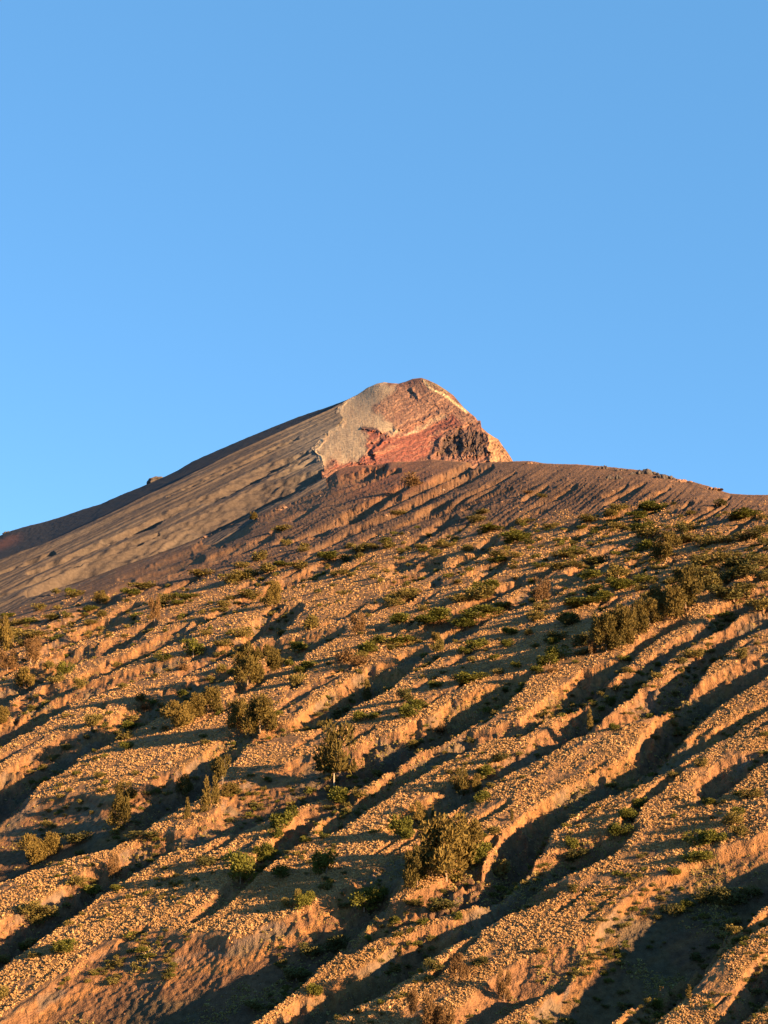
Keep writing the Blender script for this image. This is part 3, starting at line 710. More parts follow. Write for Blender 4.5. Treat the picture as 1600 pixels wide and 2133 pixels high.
def tube(vs_, fs, p, q, r0, r1, k=5):
    d = np.array(q) - np.array(p); d = d / (np.linalg.norm(d) + 1e-9)
    a = np.cross(d, [0.3, 1, 0.1]); a /= np.linalg.norm(a); b = np.cross(d, a); n0 = len(vs_)
    for (c, r) in ((p, r0), (q, r1)):
        for i in range(k):
            th = 6.2832 * i / k; vs_.append(tuple(np.array(c) + (a * math.cos(th) + b * math.sin(th)) * r))
    for i in range(k): fs.append((n0 + i, n0 + (i + 1) % k, n0 + k + (i + 1) % k, n0 + k + i))

def mesh_from(name, vs_, fs, mat):
    me = bpy.data.meshes.new(name); me.from_pydata([tuple(map(float, v)) for v in vs_], [], fs); me.materials.append(mat); return me

def trunk_mesh(seed, mat, top=0.8, r=0.022, limbs=7, stems=1):
    g_ = random.Random(seed); vs_ = []; fs = []
    for s_ in range(stems):
        ox = g_.uniform(-.06, .06) * (stems > 1); x = y = 0.0; p = (ox, 0, -0.08); lean = g_.uniform(-.12, .12)
        for i in range(6):
            z = top * (i + 1) / 6; x += lean / 6 + g_.uniform(-.012, .012); y += g_.uniform(-.012, .012)
            q = (ox + x, y, z); tube(vs_, fs, p, q, r * (1 - i / 7.5), r * (1 - (i + 1) / 7.5)); 
            if i > 0:
                for _ in range(max(1, limbs // 5)):
                    th = g_.uniform(0, 6.28); L_ = g_.uniform(.14, .28) * (1.1 - i / 8)
                    e = (q[0] + math.cos(th) * L_, q[1] + math.sin(th) * L_, q[2] + L_ * g_.uniform(.3, .9))
                    tube(vs_, fs, q, e, r * 0.4, r * 0.12, 4)
            p = q
    return mesh_from('trunk', vs_, fs, mat)

def crown_mesh(seed, mat, lobes, n, size, up=0.5, thin=0.3, zmin=0.0, shape='tree', hollow=0.25):
    """leaf-sized faces spread through uneven lobes; unit height, about unit width"""
    g_ = np.random.default_rng(seed); vs_ = []; fs = []
    L_ = []
    for i in range(lobes):
        if shape == 'tree':
            z = g_.uniform(0.18, 0.88); rr = 0.40 * math.sqrt(max(0.05, 1 - ((z - 0.45) / 0.55) ** 2)) * g_.random() ** 0.5
            R = g_.uniform(0.12, 0.20) * (1.15 - 0.5 * z)
            th = g_.uniform(0, 6.28); L_.append((rr * math.cos(th), rr * math.sin(th), z, R, R, R * g_.uniform(1.0, 1.6)))
        elif shape == 'cone':
            z = (i + 0.5) / lobes * 0.85; rr = 0.26 * (1 - z) * g_.random() ; R = 0.10 + 0.16 * (1 - z)
            th = g_.uniform(0, 6.28); L_.append((rr * math.cos(th), rr * math.sin(th), z + .05, R, R, R * 1.2))
        else:
            th = g_.uniform(0, 6.28); rr = 0.36 * g_.random() ** 0.5; R = g_.uniform(0.15, 0.26)
            L_.append((rr * math.cos(th), rr * math.sin(th), g_.uniform(0.15, 0.62), R, R, R * g_.uniform(.9, 1.3)))
    wts = np.array([l[3] ** 2 for l in L_]); wts /= wts.sum()
    pick = g_.choice(len(L_), n, p=wts)
    for k in pick:
        cx, cy, cz, a, b, c = L_[k]
        d = g_.normal(size=3); d /= np.linalg.norm(d); r = (hollow + (1 - hollow) * g_.random() ** 0.5) * g_.uniform(0.9, 1.12)
        p = np.array([cx + d[0] * a * r, cy + d[1] * b * r, cz + d[2] * c * r])
        if p[2] < zmin: p[2] = zmin + g_.random() * 0.05
        ax = d * (1 - up) + np.array([0, 0, up]) + g_.normal(size=3) * 0.35; ax /= np.linalg.norm(ax)
        sd = np.cross(ax, g_.normal(size=3)); sd /= np.linalg.norm(sd)
        s_ = size * g_.uniform(0.6, 1.3); n0 = len(vs_)
        vs_ += [p - sd * s_ * thin, p + sd * s_ * thin, p + ax * s_ + sd * s_ * thin * 0.6, p + ax * s_ * 1.05 - sd * s_ * thin * 0.4]
        fs.append((n0, n0 + 1, n0 + 2, n0 + 3))
    return mesh_from('crown', vs_, fs, mat)

PROTO = {}
def proto(kind):
    """a few different bodies of each kind: list of (crown mesh, trunk mesh)"""
    if kind in PROTO: return PROTO[kind]
    L_ = []
    for q in range(4):
        if kind == 'casuarina': L_.append((crown_mesh(q, mat_casu, 19, 4200, .056, .5, .26), trunk_mesh(q, mat_bark)))
        elif kind == 'sparse': L_.append((crown_mesh(20 + q, mat_casu, 15, 2000, .070, .5, .22, .25), trunk_mesh(q, mat_pale, .85, .0075, 12, 2)))
        elif kind == 'rusty': L_.append((crown_mesh(40 + q, mat_rust, 15, 2400, .062, .6, .2), trunk_mesh(q, mat_bark)))
        elif kind == 'conical': L_.append((crown_mesh(60 + q, mat_casu, 9, 900, .085, .6, .22, 0, 'cone'), trunk_mesh(q, mat_bark, .8, .02)))
        elif kind == 'green': L_.append((crown_mesh(80 + q, mat_green, 12, 1500, .064, .3, .42, 0, 'bush'), trunk_mesh(q, mat_bark, .5, .025, 5, 2)))
        elif kind == 'olive': L_.append((crown_mesh(100 + q, mat_olive, 12, 1100, .068, .3, .40, 0, 'bush'), trunk_mesh(q, mat_bark, .5, .025, 5, 2)))
        elif kind == 'darkgreen': L_.append((crown_mesh(120 + q, mat_dark, 12, 1100, .068, .3, .40, 0, 'bush'), trunk_mesh(q, mat_bark, .5, .025, 5, 2)))
        elif kind == 'bare': L_.append((None, trunk_mesh(q + 9, mat_pale, 1.0, .020, 14, 2)))
        elif kind == 'brownbush': L_.append((crown_mesh(140 + q, mat_rust, 10, 700, .095, .5, .25, 0, 'bush'), trunk_mesh(q, mat_bark, .5, .025, 5, 2)))
    PROTO[kind] = L_
    return L_
cnt = 0
def plant(kind, name, u, v, h, w, label, group=None, sink=0.0):
    """u, v = foot seen in the photo; h, w in photo px"""
    global cnt
    p, i, j = stand(u, v); m = p[1] / F
    pr_ = proto(kind); cm, tm = pr_[cnt % len(pr_)]; cnt += 1
    e = bpy.data.objects.new(name, None); e.empty_display_size = 0.5; scn.collection.objects.link(e)
    e.location = p - np.array([0, 0, h * m * sink]); e.rotation_euler = (0, 0, rng.uniform(0, 6.28))
    e.scale = (w * m * 1.32, w * m * 1.32, h * m * 1.10)
    e['label'] = label; e['category'] = 'tree' if name.endswith('tree') else ('shrub')
    if group: e['group'] = group
    tree = name.endswith('tree')
    if cm:
        c = bpy.data.objects.new('crown' if tree else 'foliage', cm); scn.collection.objects.link(c); c.parent = e
    t_ = bpy.data.objects.new('trunk' if tree else 'stems', tm); scn.collection.objects.link(t_); t_.parent = e
    return e

TREES = [
 ('casuarina','casuarina_tree',930,1838,118,96,'largest olive brown tree with a broad uneven crown in the lower middle ravine'),
 ('casuarina','casuarina_tree',868,1846,78,54,'smaller feathery tree rising at the left foot of the largest tree'),
 ('casuarina','casuarina_tree',975,1790,70,50,'narrow tree crown leaning out of the right flank of the largest tree'),
 ('sparse','casuarina_tree',697,1638,118,74,'thin airy tree with a visible trunk beside its own round shadow'),
 ('casuarina','casuarina_tree',496,1532,64,44,'left tree of the dark bushy pair on a ridge end'),
 ('casuarina','casuarina_tree',542,1532,76,56,'right and fuller tree of the dark bushy pair on a ridge end'),
 ('casuarina','casuarina_tree',372,1518,52,58,'wide low tree at the lower left of a three tree clump'),
 ('casuarina','casuarina_tree',403,1498,50,44,'middle tree of the three tree clump with a forked pale stem'),
 ('casuarina','casuarina_tree',442,1486,50,38,'upper right tree of the three tree clump'),
 ('casuarina','casuarina_tree',515,1428,88,54,'tall brownish tree leaning over a small gully left of centre'),
 ('casuarina','casuarina_tree',562,1398,50,36,'bushy tree tucked behind the tall brownish tree'),
 ('casuarina','casuarina_tree',566,1268,50,32,'lone upright tree amid pale tussocks casting a long shadow'),
 ('rusty','casuarina_tree',320,1300,50,24,'narrow rust brown tree standing alone on the upper left slope'),
 ('casuarina','casuarina_tree',50,1434,42,34,'rounded tree beside a dark hollow near the left edge'),
 ('rusty','casuarina_tree',62,1382,52,42,'brown broom shaped tree on the ridge near the left edge'),
 ('casuarina','casuarina_tree',4,1358,72,34,'tall dark tree cut by the left edge of the view'),
 ('rusty','casuarina_tree',14,1402,42,40,'brown bushy tree below the tall one at the left edge'),
 ('casuarina','casuarina_tree',3,1508,34,28,'small tree at the left edge above a long shadow'),
 ('sparse','casuarina_tree',460,1642,58,36,'pale stemmed tree with an open crown above a shaded ravine'),
 ('conical','casuarina_tree',428,1690,62,26,'upright pointed tree at the lower left of the pale stemmed tree'),
 ('conical','casuarina_tree',447,1674,52,24,'slim tree between the pointed tree and the pale stemmed tree'),
 ('casuarina','casuarina_tree',478,1660,28,30,'low bushy tree at the right foot of the pale stemmed tree'),
 ('conical','casuarina_tree',389,1706,40,18,'little pointed sunlit tree on the floor of a dark ravine'),
 ('casuarina','casuarina_tree',383,1662,42,30,'shaded tree deep in the dark ravine above the little pointed tree'),
 ('casuarina','casuarina_tree',249,1728,66,38,'tree standing on the rim of the dark hollow'),
 ('sparse','casuarina_tree',262,1680,46,34,'thin tree just above the one on the hollow rim'),
 ('casuarina','casuarina_tree',66,1802,56,42,'left tree of the wide clump on the lower left crest'),
 ('casuarina','casuarina_tree',103,1785,46,42,'right tree of the wide clump on the lower left crest'),
 ('rusty','dead_tree',238,1834,50,26,'dead rust red tree in the shade under a lit ridge'),
 ('sparse','casuarina_tree',960,1662,56,36,'feathery tree at the foot of a bare grey fan'),
 ('casuarina','casuarina_tree',992,1652,34,20,'slim tree touching the right side of the feathery one'),
 ('sparse','casuarina_tree',870,1722,42,34,'airy brown tree between a green bush and a dark ravine'),
 ('casuarina','casuarina_tree',1262,1358,78,56,'leftmost tall tree of the long grove with a brown skirt'),
 ('casuarina','casuarina_tree',1292,1350,88,52,'tall bushy tree second from the left in the long grove'),
 ('rusty','casuarina_tree',1232,1366,34,22,'little rust brown tree at the left foot of the long grove'),
 ('casuarina','casuarina_tree',1322,1322,68,46,'tree at the middle of the grove before the pale dead stems'),
 ('casuarina','casuarina_tree',1352,1302,52,44,'rounded tree just right of the pale dead stems in the grove'),
 ('casuarina','casuarina_tree',1398,1286,66,60,'wide tree in the upper half of the long grove'),
 ('casuarina','casuarina_tree',1428,1268,82,58,'tallest dense tree at the upper right end of the grove'),
 ('casuarina','casuarina_tree',1376,1270,50,40,'tree wedged between two larger crowns high in the grove'),
 ('bare','dead_tree',1321,1276,34,26,'bleached dead tree with bare white stems inside the grove'),
 ('bare','dead_tree',1364,1288,24,20,'thin bleached dead tree near the right middle of the grove'),
 ('casuarina','casuarina_tree',1388,1170,58,50,'dark round tree standing above the long grove'),
 ('rusty','casuarina_tree',1128,1252,50,38,'rusty bushy tree at the head of a gully left of the grove'),
 ('rusty','casuarina_tree',745,1322,44,28,'thin see-through brown tree above the middle of the slope'),
 ('conical','casuarina_tree',762,1460,42,26,'small cone shaped tree on the edge of a shaded ravine'),
 ('sparse','casuarina_tree',908,1352,28,22,'tiny pale stemmed tree at the end of a dark gully'),
 ('conical','casuarina_tree',1228,1524,42,18,'slender tree rising from the shaded right hand ravine'),
 ('rusty','casuarina_tree',1048,2088,58,26,'wispy tree at the left edge of the tufted hollow'),
 ('rusty','casuarina_tree',952,2045,50,34,'faint brown leafless looking tree on the tussock crest at the bottom'),
 ('rusty','casuarina_tree',858,2122,54,22,'thin upright tree at the left of the bottom thicket'),
 ('rusty','casuarina_tree',895,2140,66,40,'widest tree of the brown thicket at the bottom edge'),
 ('rusty','casuarina_tree',928,2150,50,36,'right hand tree of the brown thicket at the bottom edge'),
 ('conical','casuarina_tree',1436,2080,24,16,'tiny bright tree in the lower right ravine'),
 ('conical','casuarina_tree',1065,1710,24,10,'very small pointed tree on a shaded ravine floor near the centre'),
 ('conical','casuarina_tree',900,1702,24,9,'tiny dark pointed tree in the shade left of the feathery tree'),
 ('sparse','casuarina_tree',527,1088,24,16,'small pale tree alone high on the bare left scree'),
 ('green','green_tree',500,1842,72,50,'bright round green tree on the side of a sunlit ridge'),
 ('green','green_tree',676,1820,56,38,'green tree in front of its own dark patch of shade'),
 ('casuarina','casuarina_tree',210,1258,28,30,'small bushy tree at the upper left edge of the grass'),
]
for k_, nm, u, v, h, w, lab in TREES: plant(k_, nm, u, v, h, w, lab, sink=0.02)

LAND = [(925,1770,'the largest tree'),(697,1600,'the airy tree with a round shadow'),(520,1500,'the dark bushy tree pair'),(400,1480,'the three tree clump'),(515,1390,'the tall brownish tree'),
 (565,1245,'the lone tree amid pale tussocks'),(320,1275,'the narrow rust brown tree'),(50,1415,'the rounded left edge tree'),(458,1620,'the pale stemmed tree'),(250,1700,'the hollow rim tree'),
 (80,1770,'the lower left crest clump'),(238,1810,'the dead rust red tree'),(965,1635,'the feathery fan foot tree'),(1275,1310,'the left end of the grove'),(1420,1235,'the upper end of the grove'),
 (1388,1140,'the dark round tree above the grove'),(1128,1225,'the rusty gully head tree'),(745,1300,'the see-through brown tree'),(762,1440,'the small cone shaped tree'),(908,1340,'the tiny pale stemmed tree'),
 (1228,1500,'the slender right ravine tree'),(500,1810,'the bright round green tree'),(1048,2060,'the tufted hollow tree'),(890,2100,'the bottom thicket'),(210,1245,'the small upper left tree'),
 (1436,2070,'the tiny lower right tree'),(527,1076,'the tree alone on the scree'),(676,1795,'the green tree with a shade patch')]
SHRUBS = [  # kind, centre u, foot v, width, height
 ('green',582,1828,34,28),('green',585,1726,42,36),('green',607,1702,26,26),('green',572,1754,24,22),('green',547,1782,32,28),('green',556,1796,22,20),('green',705,1672,42,32),('olive',748,1664,28,16),
 ('green',757,1895,54,44),('green',788,1878,30,30),('green',833,1740,38,48),('green',852,1745,24,22),('green',1010,1620,32,28),('green',1000,1670,28,24),('green',1000,1798,36,42),('olive',1040,1824,40,34),
 ('green',980,1732,18,14),('darkgreen',1045,1584,36,16),('green',1190,1770,24,28),('green',1292,1742,38,26),('green',1310,1712,36,28),('green',1332,1690,30,24),('olive',1400,1622,20,12),('olive',1460,1596,22,18),
 ('green',1475,1674,24,14),('green',1432,1888,26,14),('green',1412,1900,20,16),('green',1365,2102,22,22),('green',1414,2082,9,9),('green',658,2080,28,24),('green',765,1962,14,12),('green',950,1920,18,18),('green',820,1920,18,14),
 ('green',132,1984,42,28),('olive',62,1906,40,28),('olive',104,1908,42,22),('olive',80,1922,36,22),('green',50,1978,22,16),('olive',12,2003,24,16),('green',190,1858,32,18),('olive',158,1844,34,24),('olive',4,2078,24,26),
 ('green',262,1560,24,18),('olive',258,1540,26,22),('green',266,1520,30,20),('olive',190,1512,32,28),('green',316,1468,26,14),('olive',292,1462,22,16),('olive',256,1432,20,12),('olive',166,1432,26,22),
 ('olive',114,1420,30,16),('green',136,1402,28,28),('olive',104,1392,26,18),('olive',70,1478,20,12),('green',402,1372,40,40),('green',340,1382,30,18),('green',378,1455,22,16),('green',625,1402,24,16),('green',602,1386,20,14),
 ('green',642,1388,32,14),('green',627,1356,34,22),('olive',617,1430,26,30),('olive',500,1326,38,22),('olive',646,1308,38,30),('green',762,1362,36,28),('green',785,1340,26,20),('olive',748,1372,24,18),
 ('olive',466,1266,24,14),('green',747,1502,28,22),('green',775,1498,20,14),('olive',676,1512,22,12),('olive',460,1400,24,18),('olive',140,1560,24,14),('olive',205,1620,22,14),('olive',270,1665,24,20),
 ('green',855,1490,36,28),('darkgreen',842,1462,28,30),('green',870,1475,36,22),('green',985,1420,50,22),('green',910,1430,30,14),('green',960,1418,30,20),('green',990,1352,40,24),('green',965,1366,26,18),('green',1055,1345,26,16),
 ('green',1068,1322,20,14),('green',1028,1372,20,12),('green',1140,1385,40,26),('green',1160,1372,40,30),('green',1120,1402,26,16),('green',1075,1392,20,14),('olive',1035,1402,22,12),('green',825,1298,40,24),('olive',850,1242,40,22),
 ('olive',820,1262,36,20),('olive',880,1270,26,14),('green',905,1292,50,30),('green',890,1308,46,22),('green',830,1345,50,18),('olive',815,1352,40,20),('green',990,1296,60,20),('green',1020,1282,50,20),('green',970,1310,46,22),
 ('green',1045,1268,30,14),('olive',995,1248,60,30),('olive',960,1252,40,18),('olive',1015,1236,30,20),('olive',910,1355,20,26),('green',1060,1318,26,14),('darkgreen',1190,1300,40,26),('darkgreen',1210,1342,44,26),('darkgreen',1160,1330,40,20),
 ('darkgreen',1215,1362,30,14),('green',1150,1342,24,16),('green',1180,1295,36,22),('green',1298,1375,24,14),('green',1365,1386,18,12),('olive',1410,1540,20,12),('olive',1305,1400,18,12),('green',1270,1470,22,18),('green',1250,1488,16,10),
 ('green',1280,1520,18,16),('olive',1240,1505,14,10),('olive',1440,1370,40,20),('olive',1545,1372,22,24),('olive',1585,1275,46,28),('olive',1480,1360,14,10),
 # scrub belt
 ('green',1222,1260,70,20),('green',1232,1236,40,22),('olive',1290,1205,50,28),('green',1225,1205,40,20),('green',1300,1225,50,22),('green',1340,1212,40,18),('green',1255,1250,36,20),('green',1290,1222,44,22),('olive',1285,1190,30,18),
 ('darkgreen',1240,1172,44,18),('green',1345,1145,34,22),('olive',1352,1122,44,22),('green',1340,1106,40,20),('olive',1285,1100,36,16),('green',1362,1068,52,24),('olive',1290,1062,34,16),('green',1325,1078,36,14),('olive',1275,1075,30,14),
 ('olive',1222,1088,44,18),('green',1210,1102,20,10),('olive',1430,1105,44,24),('darkgreen',1422,1110,16,22),('olive',1440,1072,24,10),('darkgreen',1502,1052,30,14),('green',1555,1078,60,20),('olive',1528,1082,30,14),('olive',1420,1130,60,20),
 ('olive',1470,1135,40,20),('olive',1510,1130,44,20),('darkgreen',1560,1125,50,22),('olive',1590,1110,30,20),('darkgreen',1590,1140,30,22),('olive',1475,1180,50,26),('olive',1510,1168,50,22),('darkgreen',1540,1180,60,28),('darkgreen',1555,1200,60,30),
 ('olive',1465,1200,50,24),('olive',1480,1225,56,30),('darkgreen',1515,1215,50,30),('olive',1550,1235,40,20),('darkgreen',1530,1250,60,34),('darkgreen',1500,1240,40,24),('darkgreen',1585,1210,40,26),('olive',1590,1180,36,24),('olive',1445,1195,30,20),
 ('darkgreen',1460,1170,36,16),('olive',1400,1215,30,16),('olive',1350,1250,30,20),('darkgreen',1358,1262,30,22),('olive',1420,1200,30,18),('olive',1000,1070,30,12),('olive',990,1086,34,16),('olive',1088,1090,26,12),('olive',1145,1098,26,12),
 ('green',1020,1108,50,14),('green',1070,1128,56,20),('green',1085,1120,40,16),('olive',1040,1162,40,18),('green',1035,1170,34,12),('olive',1075,1160,26,12),('olive',1170,1160,50,14),('green',1200,1152,30,14),('green',1010,1232,46,26),('green',985,1243,30,16),
 ('olive',840,1248,50,16),('olive',810,1140,36,16),('olive',915,1138,30,18),('green',880,1148,20,10),('olive',930,1140,30,12),('olive',875,1142,20,10),('olive',975,1145,26,12),('olive',1160,1185,40,16),('olive',1200,1180,30,14),('green',1125,1180,30,12),
 ('olive',585,1106,34,16),('olive',597,1134,20,14),('olive',630,1148,24,12),('olive',538,1166,36,22),('olive',505,1206,40,22),('olive',480,1215,40,24),('olive',525,1200,36,20),('olive',560,1192,44,18),('green',590,1178,34,12),('olive',625,1184,34,16),
 ('green',680,1168,40,20),('olive',750,1148,36,18),('olive',775,1144,30,14),('green',800,1130,22,12),('olive',500,1182,30,14),('olive',420,1198,44,14),('olive',300,1226,50,16),('green',275,1240,36,16),('olive',345,1250,40,18),('olive',155,1242,34,14),
 ('green',145,1236,20,14),('olive',80,1272,26,16),('green',15,1285,28,12),('olive',40,1300,30,14),('olive',110,1290,36,14),('olive',20,1302,34,12),('green',190,1272,28,12),('olive',210,1285,26,14),('olive',190,1300,28,12),('olive',60,1330,60,20),
 ('darkgreen',50,1342,36,14),('olive',30,1325,30,20),('olive',330,1262,40,16),('green',370,1258,26,12),('green',395,1245,34,12),('olive',520,1245,40,18),('olive',480,1250,24,12),('olive',715,1196,26,12),('olive',460,1345,30,16),('olive',430,1322,26,12),
 ('brownbush',856,1012,40,28),('olive',830,1070,30,10),('brownbush',1100,1030,20,8),('olive',1128,1036,20,9),('olive',950,1215,24,10),('olive',1120,1290,40,20),('olive',1130,1268,30,16),('olive',1100,1320,24,12),
 ('brownbush',715,1380,40,30),('brownbush',745,1385,34,24),('brownbush',915,1530,30,20),('olive',860,1560,26,16),('brownbush',1150,1400,20,10),('brownbush',380,1395,24,16),('brownbush',300,1480,26,20),
 ('green',1455,1760,44,34),('green',1490,1758,40,30),('green',1450,1795,50,24),('olive',1530,1715,40,26),('olive',1565,1660,36,20),('olive',1540,1740,30,24),('green',1540,1695,24,16),('green',1400,1822,26,16),
 ('darkgreen',1520,1880,60,30),('darkgreen',1470,1880,40,30),('darkgreen',1560,1870,40,24),('darkgreen',1400,1905,36,26),('darkgreen',1200,1790,40,22),('darkgreen',920,1890,50,20),('darkgreen',700,1975,50,26),('darkgreen',650,1985,50,24),
 ('darkgreen',620,2040,44,24),('darkgreen',900,2020,36,22),('darkgreen',300,1745,60,16),('darkgreen',170,1750,50,22),('darkgreen',530,2105,30,20),('green',630,1895,30,30),('green',640,1880,20,26),('olive',600,1890,26,20),('olive',620,1870,20,20),
 ('darkgreen',1000,2010,30,18),('green',880,1925,20,14),('olive',870,1885,30,14),('green',935,1790,16,12),('green',1000,1745,22,14),('olive',1030,1745,24,16),('olive',1015,1770,26,18),('darkgreen',430,1800,40,20),('green',245,1855,24,14),
]
used_lab = {}
order = []
for (k_, u, v, w, h) in SHRUBS:
    best = min(LAND, key=lambda q: math.hypot(u - q[0], v - h / 2 - q[1])); du, dv = u - best[0], v - h / 2 - best[1]
    dr = ('right of' if du > 0 else 'left of') if abs(du) > abs(dv) else ('below' if dv > 0 else 'above')
    order.append((best[2], dr, math.hypot(du, dv)))
ORD = ['nearest', 'second nearest', 'third nearest', 'fourth nearest', 'fifth nearest', 'sixth nearest', 'seventh nearest', 'eighth nearest', 'ninth nearest', 'tenth nearest',
       'eleventh nearest', 'twelfth nearest', 'thirteenth nearest', 'fourteenth nearest', 'fifteenth nearest', 'sixteenth nearest', 'seventeenth nearest', 'eighteenth nearest', 'nineteenth nearest', 'twentieth nearest'] + ['outer'] * 99
HUE = {'green': 'green', 'olive': 'olive', 'darkgreen': 'dark', 'brownbush': 'brown'}
for n_, (k_, u, v, w, h) in enumerate(SHRUBS):
    lm, dr, ds = order[n_]
    rank = sum(1 for o_ in order if o_[0] == lm and o_[1] == dr and o_[2] < ds)
    size = 'large' if w > 42 else ('small' if w < 26 else 'low')
    plant(k_, 'shrub', u, v + 2, h * 1.1, w, f'{size} {HUE[k_]} shrub {dr} {lm}, {ORD[rank]} to it', 'shrubs dotted over the volcanic slope', sink=0.05)

# low scrub: a cover of small cushions nobody could count
n = 26000
cu = rng.uniform(-60, 1660, n); cvp = rng.uniform(1040, 2190, n)
ok = cvp > crest_v(cu) + 8; cu, cvp = cu[ok], cvp[ok]; g = sample(cu, cvp)
gx_, gy_, gz_, gv_, gc_ = g(X), g(Y), g(Z), g(VG), g(CV)
nz = fbm(gx_ / 16, gy_ / 22, 3, 401) + 0.4 * fbm(gx_ / 5, gy_ / 5, 2, 405)
belt = np.exp(-((cvp - np.interp(cu, VEG[:, 0], VEG[:, 1]) - 45) / 60) ** 2) + sstep(900, 1500, cu) * sstep(1420, 1150, cvp) * 1.2
pr = (gv_ > 0.35) * np.clip(sstep(0.15, 0.55, nz + 0.30 * np.clip(belt, 0, 1.3) + 0.22 * (gc_ > 6)) * (0.22 + 0.36 * np.clip(belt, 0, 1.2) + 0.42 * (gc_ > 6)), 0, 1)
keep = rng.random(len(cu)) < pr
P = np.stack([gx_, gy_, gz_], 1)[keep]; R = P[:, 1] / F * 13 * rng.gamma(6, 1 / 6, len(P))
protos = [bpy.data.objects.new('cushion', crown_mesh(500 + k, (mat_olive, mat_olive, mat_green, mat_dark)[k], 8, 300, .12, .35, .35, 0, 'bush')) for k in range(4)]
scatter('scrub_cover', P, np.stack([R, R, R * .55], 1), np.stack([0 * R, 0 * R, rng.uniform(0, 6.28, len(R))], 1), protos, 'low olive scrub cushions thickening towards the upper right of the slope')

# ------------------------------------------------------------------ rocks
def rock_material(name, c0, c1):
    m = bpy.data.materials.new(name); m.use_nodes = True; t = m.node_tree; N = t.nodes; L = t.links; b = N['Principled BSDF']
    b.inputs['Roughness'].default_value = 0.9; b.inputs['Specular IOR Level'].default_value = 0.2
    tc = N.new('ShaderNodeTexCoord'); no_ = N.new('ShaderNodeTexNoise'); no_.inputs['Scale'].default_value = 3.0; no_.inputs['Detail'].default_value = 6
    L.new(tc.outputs['Object'], no_.inputs['Vector'])
    mx = N.new('ShaderNodeMix'); mx.data_type = 'RGBA'; mx.inputs['A'].default_value = (*c0, 1); mx.inputs['B'].default_value = (*c1, 1)
    L.new(no_.outputs['Fac'], mx.inputs['Factor']); L.new(mx.outputs['Result'], b.inputs['Base Color'])
    bp = N.new('ShaderNodeBump'); bp.inputs['Distance'].default_value = 0.3; L.new(no_.outputs['Fac'], bp.inputs['Height']); L.new(bp.outputs[0], b.inputs['Normal'])
    return m
import bmesh
def rock_mesh(name, seed, mat, sub=2, jag=0.35):
    bm = bmesh.new(); bmesh.ops.create_icosphere(bm, subdivisions=sub, radius=1.0)
    g_ = np.random.default_rng(seed); pl = [(d / np.linalg.norm(d), g_.uniform(0.55, 0.9)) for d in g_.normal(size=(9, 3))]
    for v in bm.verts:
        p = np.array(v.co); 
        for d, h in pl:
            e = p @ d
            if e > h: p = p - d * (e - h) * 0.9
        p = p * (1 + g_.uniform(-jag, jag) * 0.35); v.co = p
    me = bpy.data.meshes.new(name); bm.to_mesh(me); bm.free(); me.materials.append(mat); return me
mat_lava = rock_material('dark_lava', (0.035, 0.030, 0.027), (0.09, 0.07, 0.055))
mat_redrock = rock_material('red_brown_rock', (0.12, 0.065, 0.040), (0.22, 0.125, 0.075))
mat_palerock = rock_material('pale_rock', (0.15, 0.10, 0.065), (0.25, 0.18, 0.12))
def outcrop(label, loc, sx, sy, sz, seed, mat=mat_lava, group=None):
    """jagged outcrop: joined angular blocks with a ragged top"""
    g_ = np.random.default_rng(seed); bm = bmesh.new()
    for k in range(9):
        me = rock_mesh('tmp', seed * 13 + k, mat, 2); t_ = (k + .5) / 9 * 2 - 1
        hgt = (1 - abs(t_) ** 1.7) * 0.7 + 0.28
        mt = Matrix.Translation((t_ * 0.85, g_.uniform(-.25, .25), hgt * 0.25)) @ Matrix.Diagonal((g_.uniform(.16, .3), g_.uniform(.25, .5), hgt * g_.uniform(.6, 1.0), 1)) @ Matrix.Rotation(g_.uniform(0, 6), 4, 'Z')
        b2 = bmesh.new(); b2.from_mesh(me); b2.transform(mt); m2 = bpy.data.meshes.new('tmp2'); b2.to_mesh(m2); b2.free(); bm.from_mesh(m2)
        bpy.data.meshes.remove(me); bpy.data.meshes.remove(m2)
    me = bpy.data.meshes.new('rock_outcrop'); bm.to_mesh(me); bm.free(); me.materials.append(mat)
    o = bpy.data.objects.new('rock_outcrop', me); scn.collection.objects.link(o); o.location = loc; o.scale = (sx, sy, sz)
    o['label'] = label; o['category'] = 'rock'
    if group: o['group'] = group
    return o
cus, cx_, cy_, cz_ = CONE_SKY
def skyl(u):
    return np.array([np.interp(u, cus, cx_), np.interp(u, cus, cy_), np.interp(u, cus, cz_)])
p = skyl(325); m = p[1] / F
bm = bmesh.new(); bmesh.ops.create_icosphere(bm, subdivisions=4, radius=1.0)
for v_ in bm.verts:
    q_ = np.array(v_.co); r_ = 1 + 0.22 * float(fbm(q_[0] * 1.6 + 3, q_[2] * 2.2 + q_[1], 4, 501)); q_ = q_ * r_
    q_[2] = q_[2] + 0.18 * q_[0]; v_.co = q_
me = bpy.data.meshes.new('rock_outcrop'); bm.to_mesh(me); bm.free(); me.materials.append(mat_lava)
o = bpy.data.objects.new('rock_outcrop', me); scn.collection.objects.link(o); o.location = p + np.array([0, 0, -5 * m]); o.scale = (19 * m, 16 * m, 13 * m)
o['label'] = 'dark rock knob alone on the left skyline of the cone'; o['category'] = 'rock'
p = skyl(20); m = p[1] / F
outcrop('small dark crag on the skyline at the far left', p - np.array([0, 0, 5 * m]), 16 * m, 12 * m, 7 * m, 4)
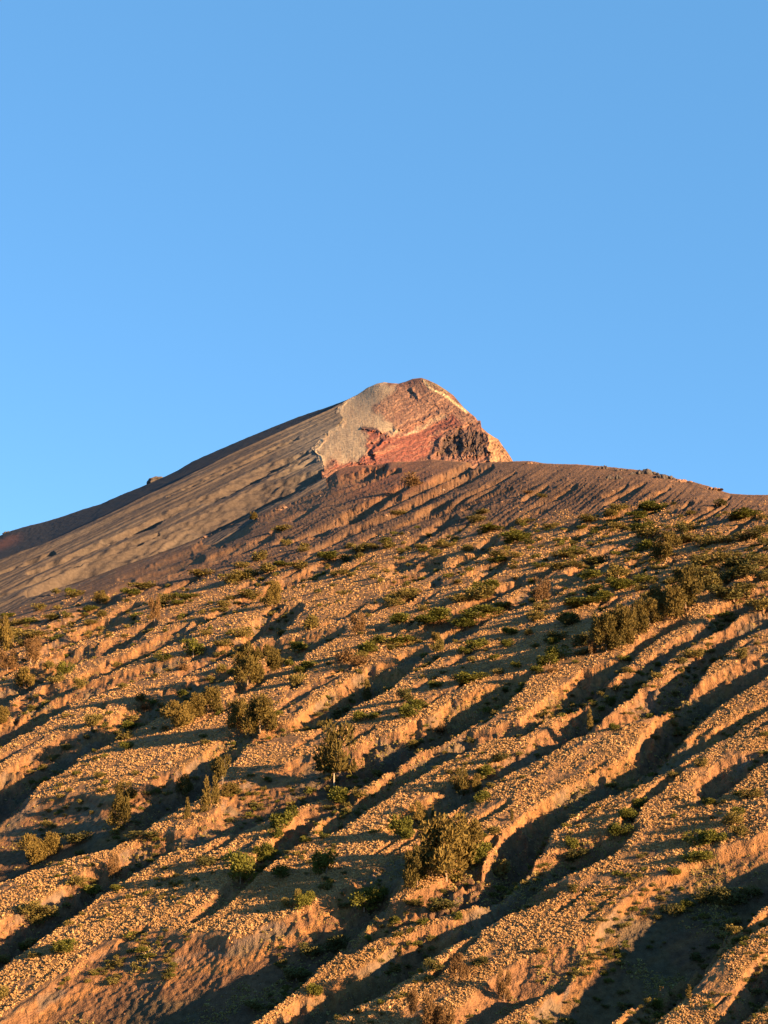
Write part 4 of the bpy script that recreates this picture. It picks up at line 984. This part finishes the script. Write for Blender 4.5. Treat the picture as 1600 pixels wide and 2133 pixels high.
for k, (u, dv, w, h, lab) in enumerate([(1256, 6, 13, 9, 'small dark rock tip at the left end of the right skyline'), (1292, 5, 16, 5, 'flat dark ledge on the skyline between the rock tip and the main crag'),
        (1340, 8, 30, 12, 'largest dark crag on the right hand skyline'), (1378, 7, 26, 9, 'dark crag adjoining the right end of the largest skyline crag'), (1415, 6, 24, 8, 'brown rocks lower down the right skyline beyond the crags'),
        (1478, 7, 24, 6, 'low brown ledge where the right skyline dips'), (1268, 26, 9, 9, 'left one of two black rocks just under the skyline'), (1286, 24, 8, 9, 'right one of two black rocks just under the skyline'),
        (1105, 5, 14, 4, 'low brown rise on the skyline beside the crater wall')]):
    p, i, j = stand(u, crest_v(u) + dv); m = p[1] / F
    outcrop(lab, p - np.array([0, 0, 1.5 * m]), w * m * 1.2, w * 0.8 * m, h * m * 1.1, 20 + k, mat_redrock if 'brown' in lab else mat_lava)
for k, (u, v, w, h, lab) in enumerate([(633, 1020, 11, 5, 'pale reddish boulder patch beside the long valley shadow'), (592, 1060, 9, 5, 'reddish boulder below the long valley shadow'), (432, 1096, 12, 6, 'broad brown boulder at the lower end of the valley shadow'),
        (478, 1106, 7, 4, 'light flat boulder lying in a dark scree hollow'), (583, 1064, 6, 4, 'small reddish boulder left of its bigger neighbour'), (803, 1080, 5, 4, 'pinkish boulder on the middle scree'), (922, 1022, 4, 3, 'tiny pale boulder in a dark rill'),
        (1043, 1047, 4, 4, 'pinkish stone on the upper right scree'), (352, 1592, 6, 5, 'pale boulder at the top of a shaded chute'), (53, 1730, 6, 5, 'brown boulder resting on the fan at the left')]):
    p, i, j = stand(u, v); m = p[1] / F
    me = rock_mesh('boulder', 70 + k, mat_palerock if 'pale' in lab or 'light' in lab else mat_redrock, 2)
    o = bpy.data.objects.new('boulder', me); scn.collection.objects.link(o); o.location = p; o.scale = (w * m, w * m, h * m); o.rotation_euler = (0, 0, k)
    o['label'] = lab; o['category'] = 'boulder'

# loose stones on the bare ground
n = 9000
cu = rng.uniform(-60, 1660, n); cvp = rng.uniform(960, 2190, n)
ok = cvp > crest_v(cu) + 4; cu, cvp = cu[ok], cvp[ok]; g = sample(cu, cvp)
vgv, cvv_ = g(VG), g(CV); bare = np.maximum(np.maximum(1 - vgv, 0.10), (cvv_ > 6) * 0.35)
keep = rng.random(len(cu)) < bare
P = np.stack([g(X), g(Y), g(Z)], 1)[keep]
R = P[:, 1] / F * (0.7 + rng.pareto(3.2, len(P)) * 0.9); R = np.clip(R, 0, P[:, 1] / F * 2.4)
protos = []
for k in range(4):
    protos.append(bpy.data.objects.new('stone', rock_mesh('stone', 200 + k, (mat_palerock, mat_redrock, mat_redrock, mat_lava)[k], 1)))
scatter('loose_stones', P, np.stack([R, R, R * .8], 1), rng.uniform(0, 6.28, (len(P), 3)), protos, 'small stones strewn over the bare scree and ravine floors')
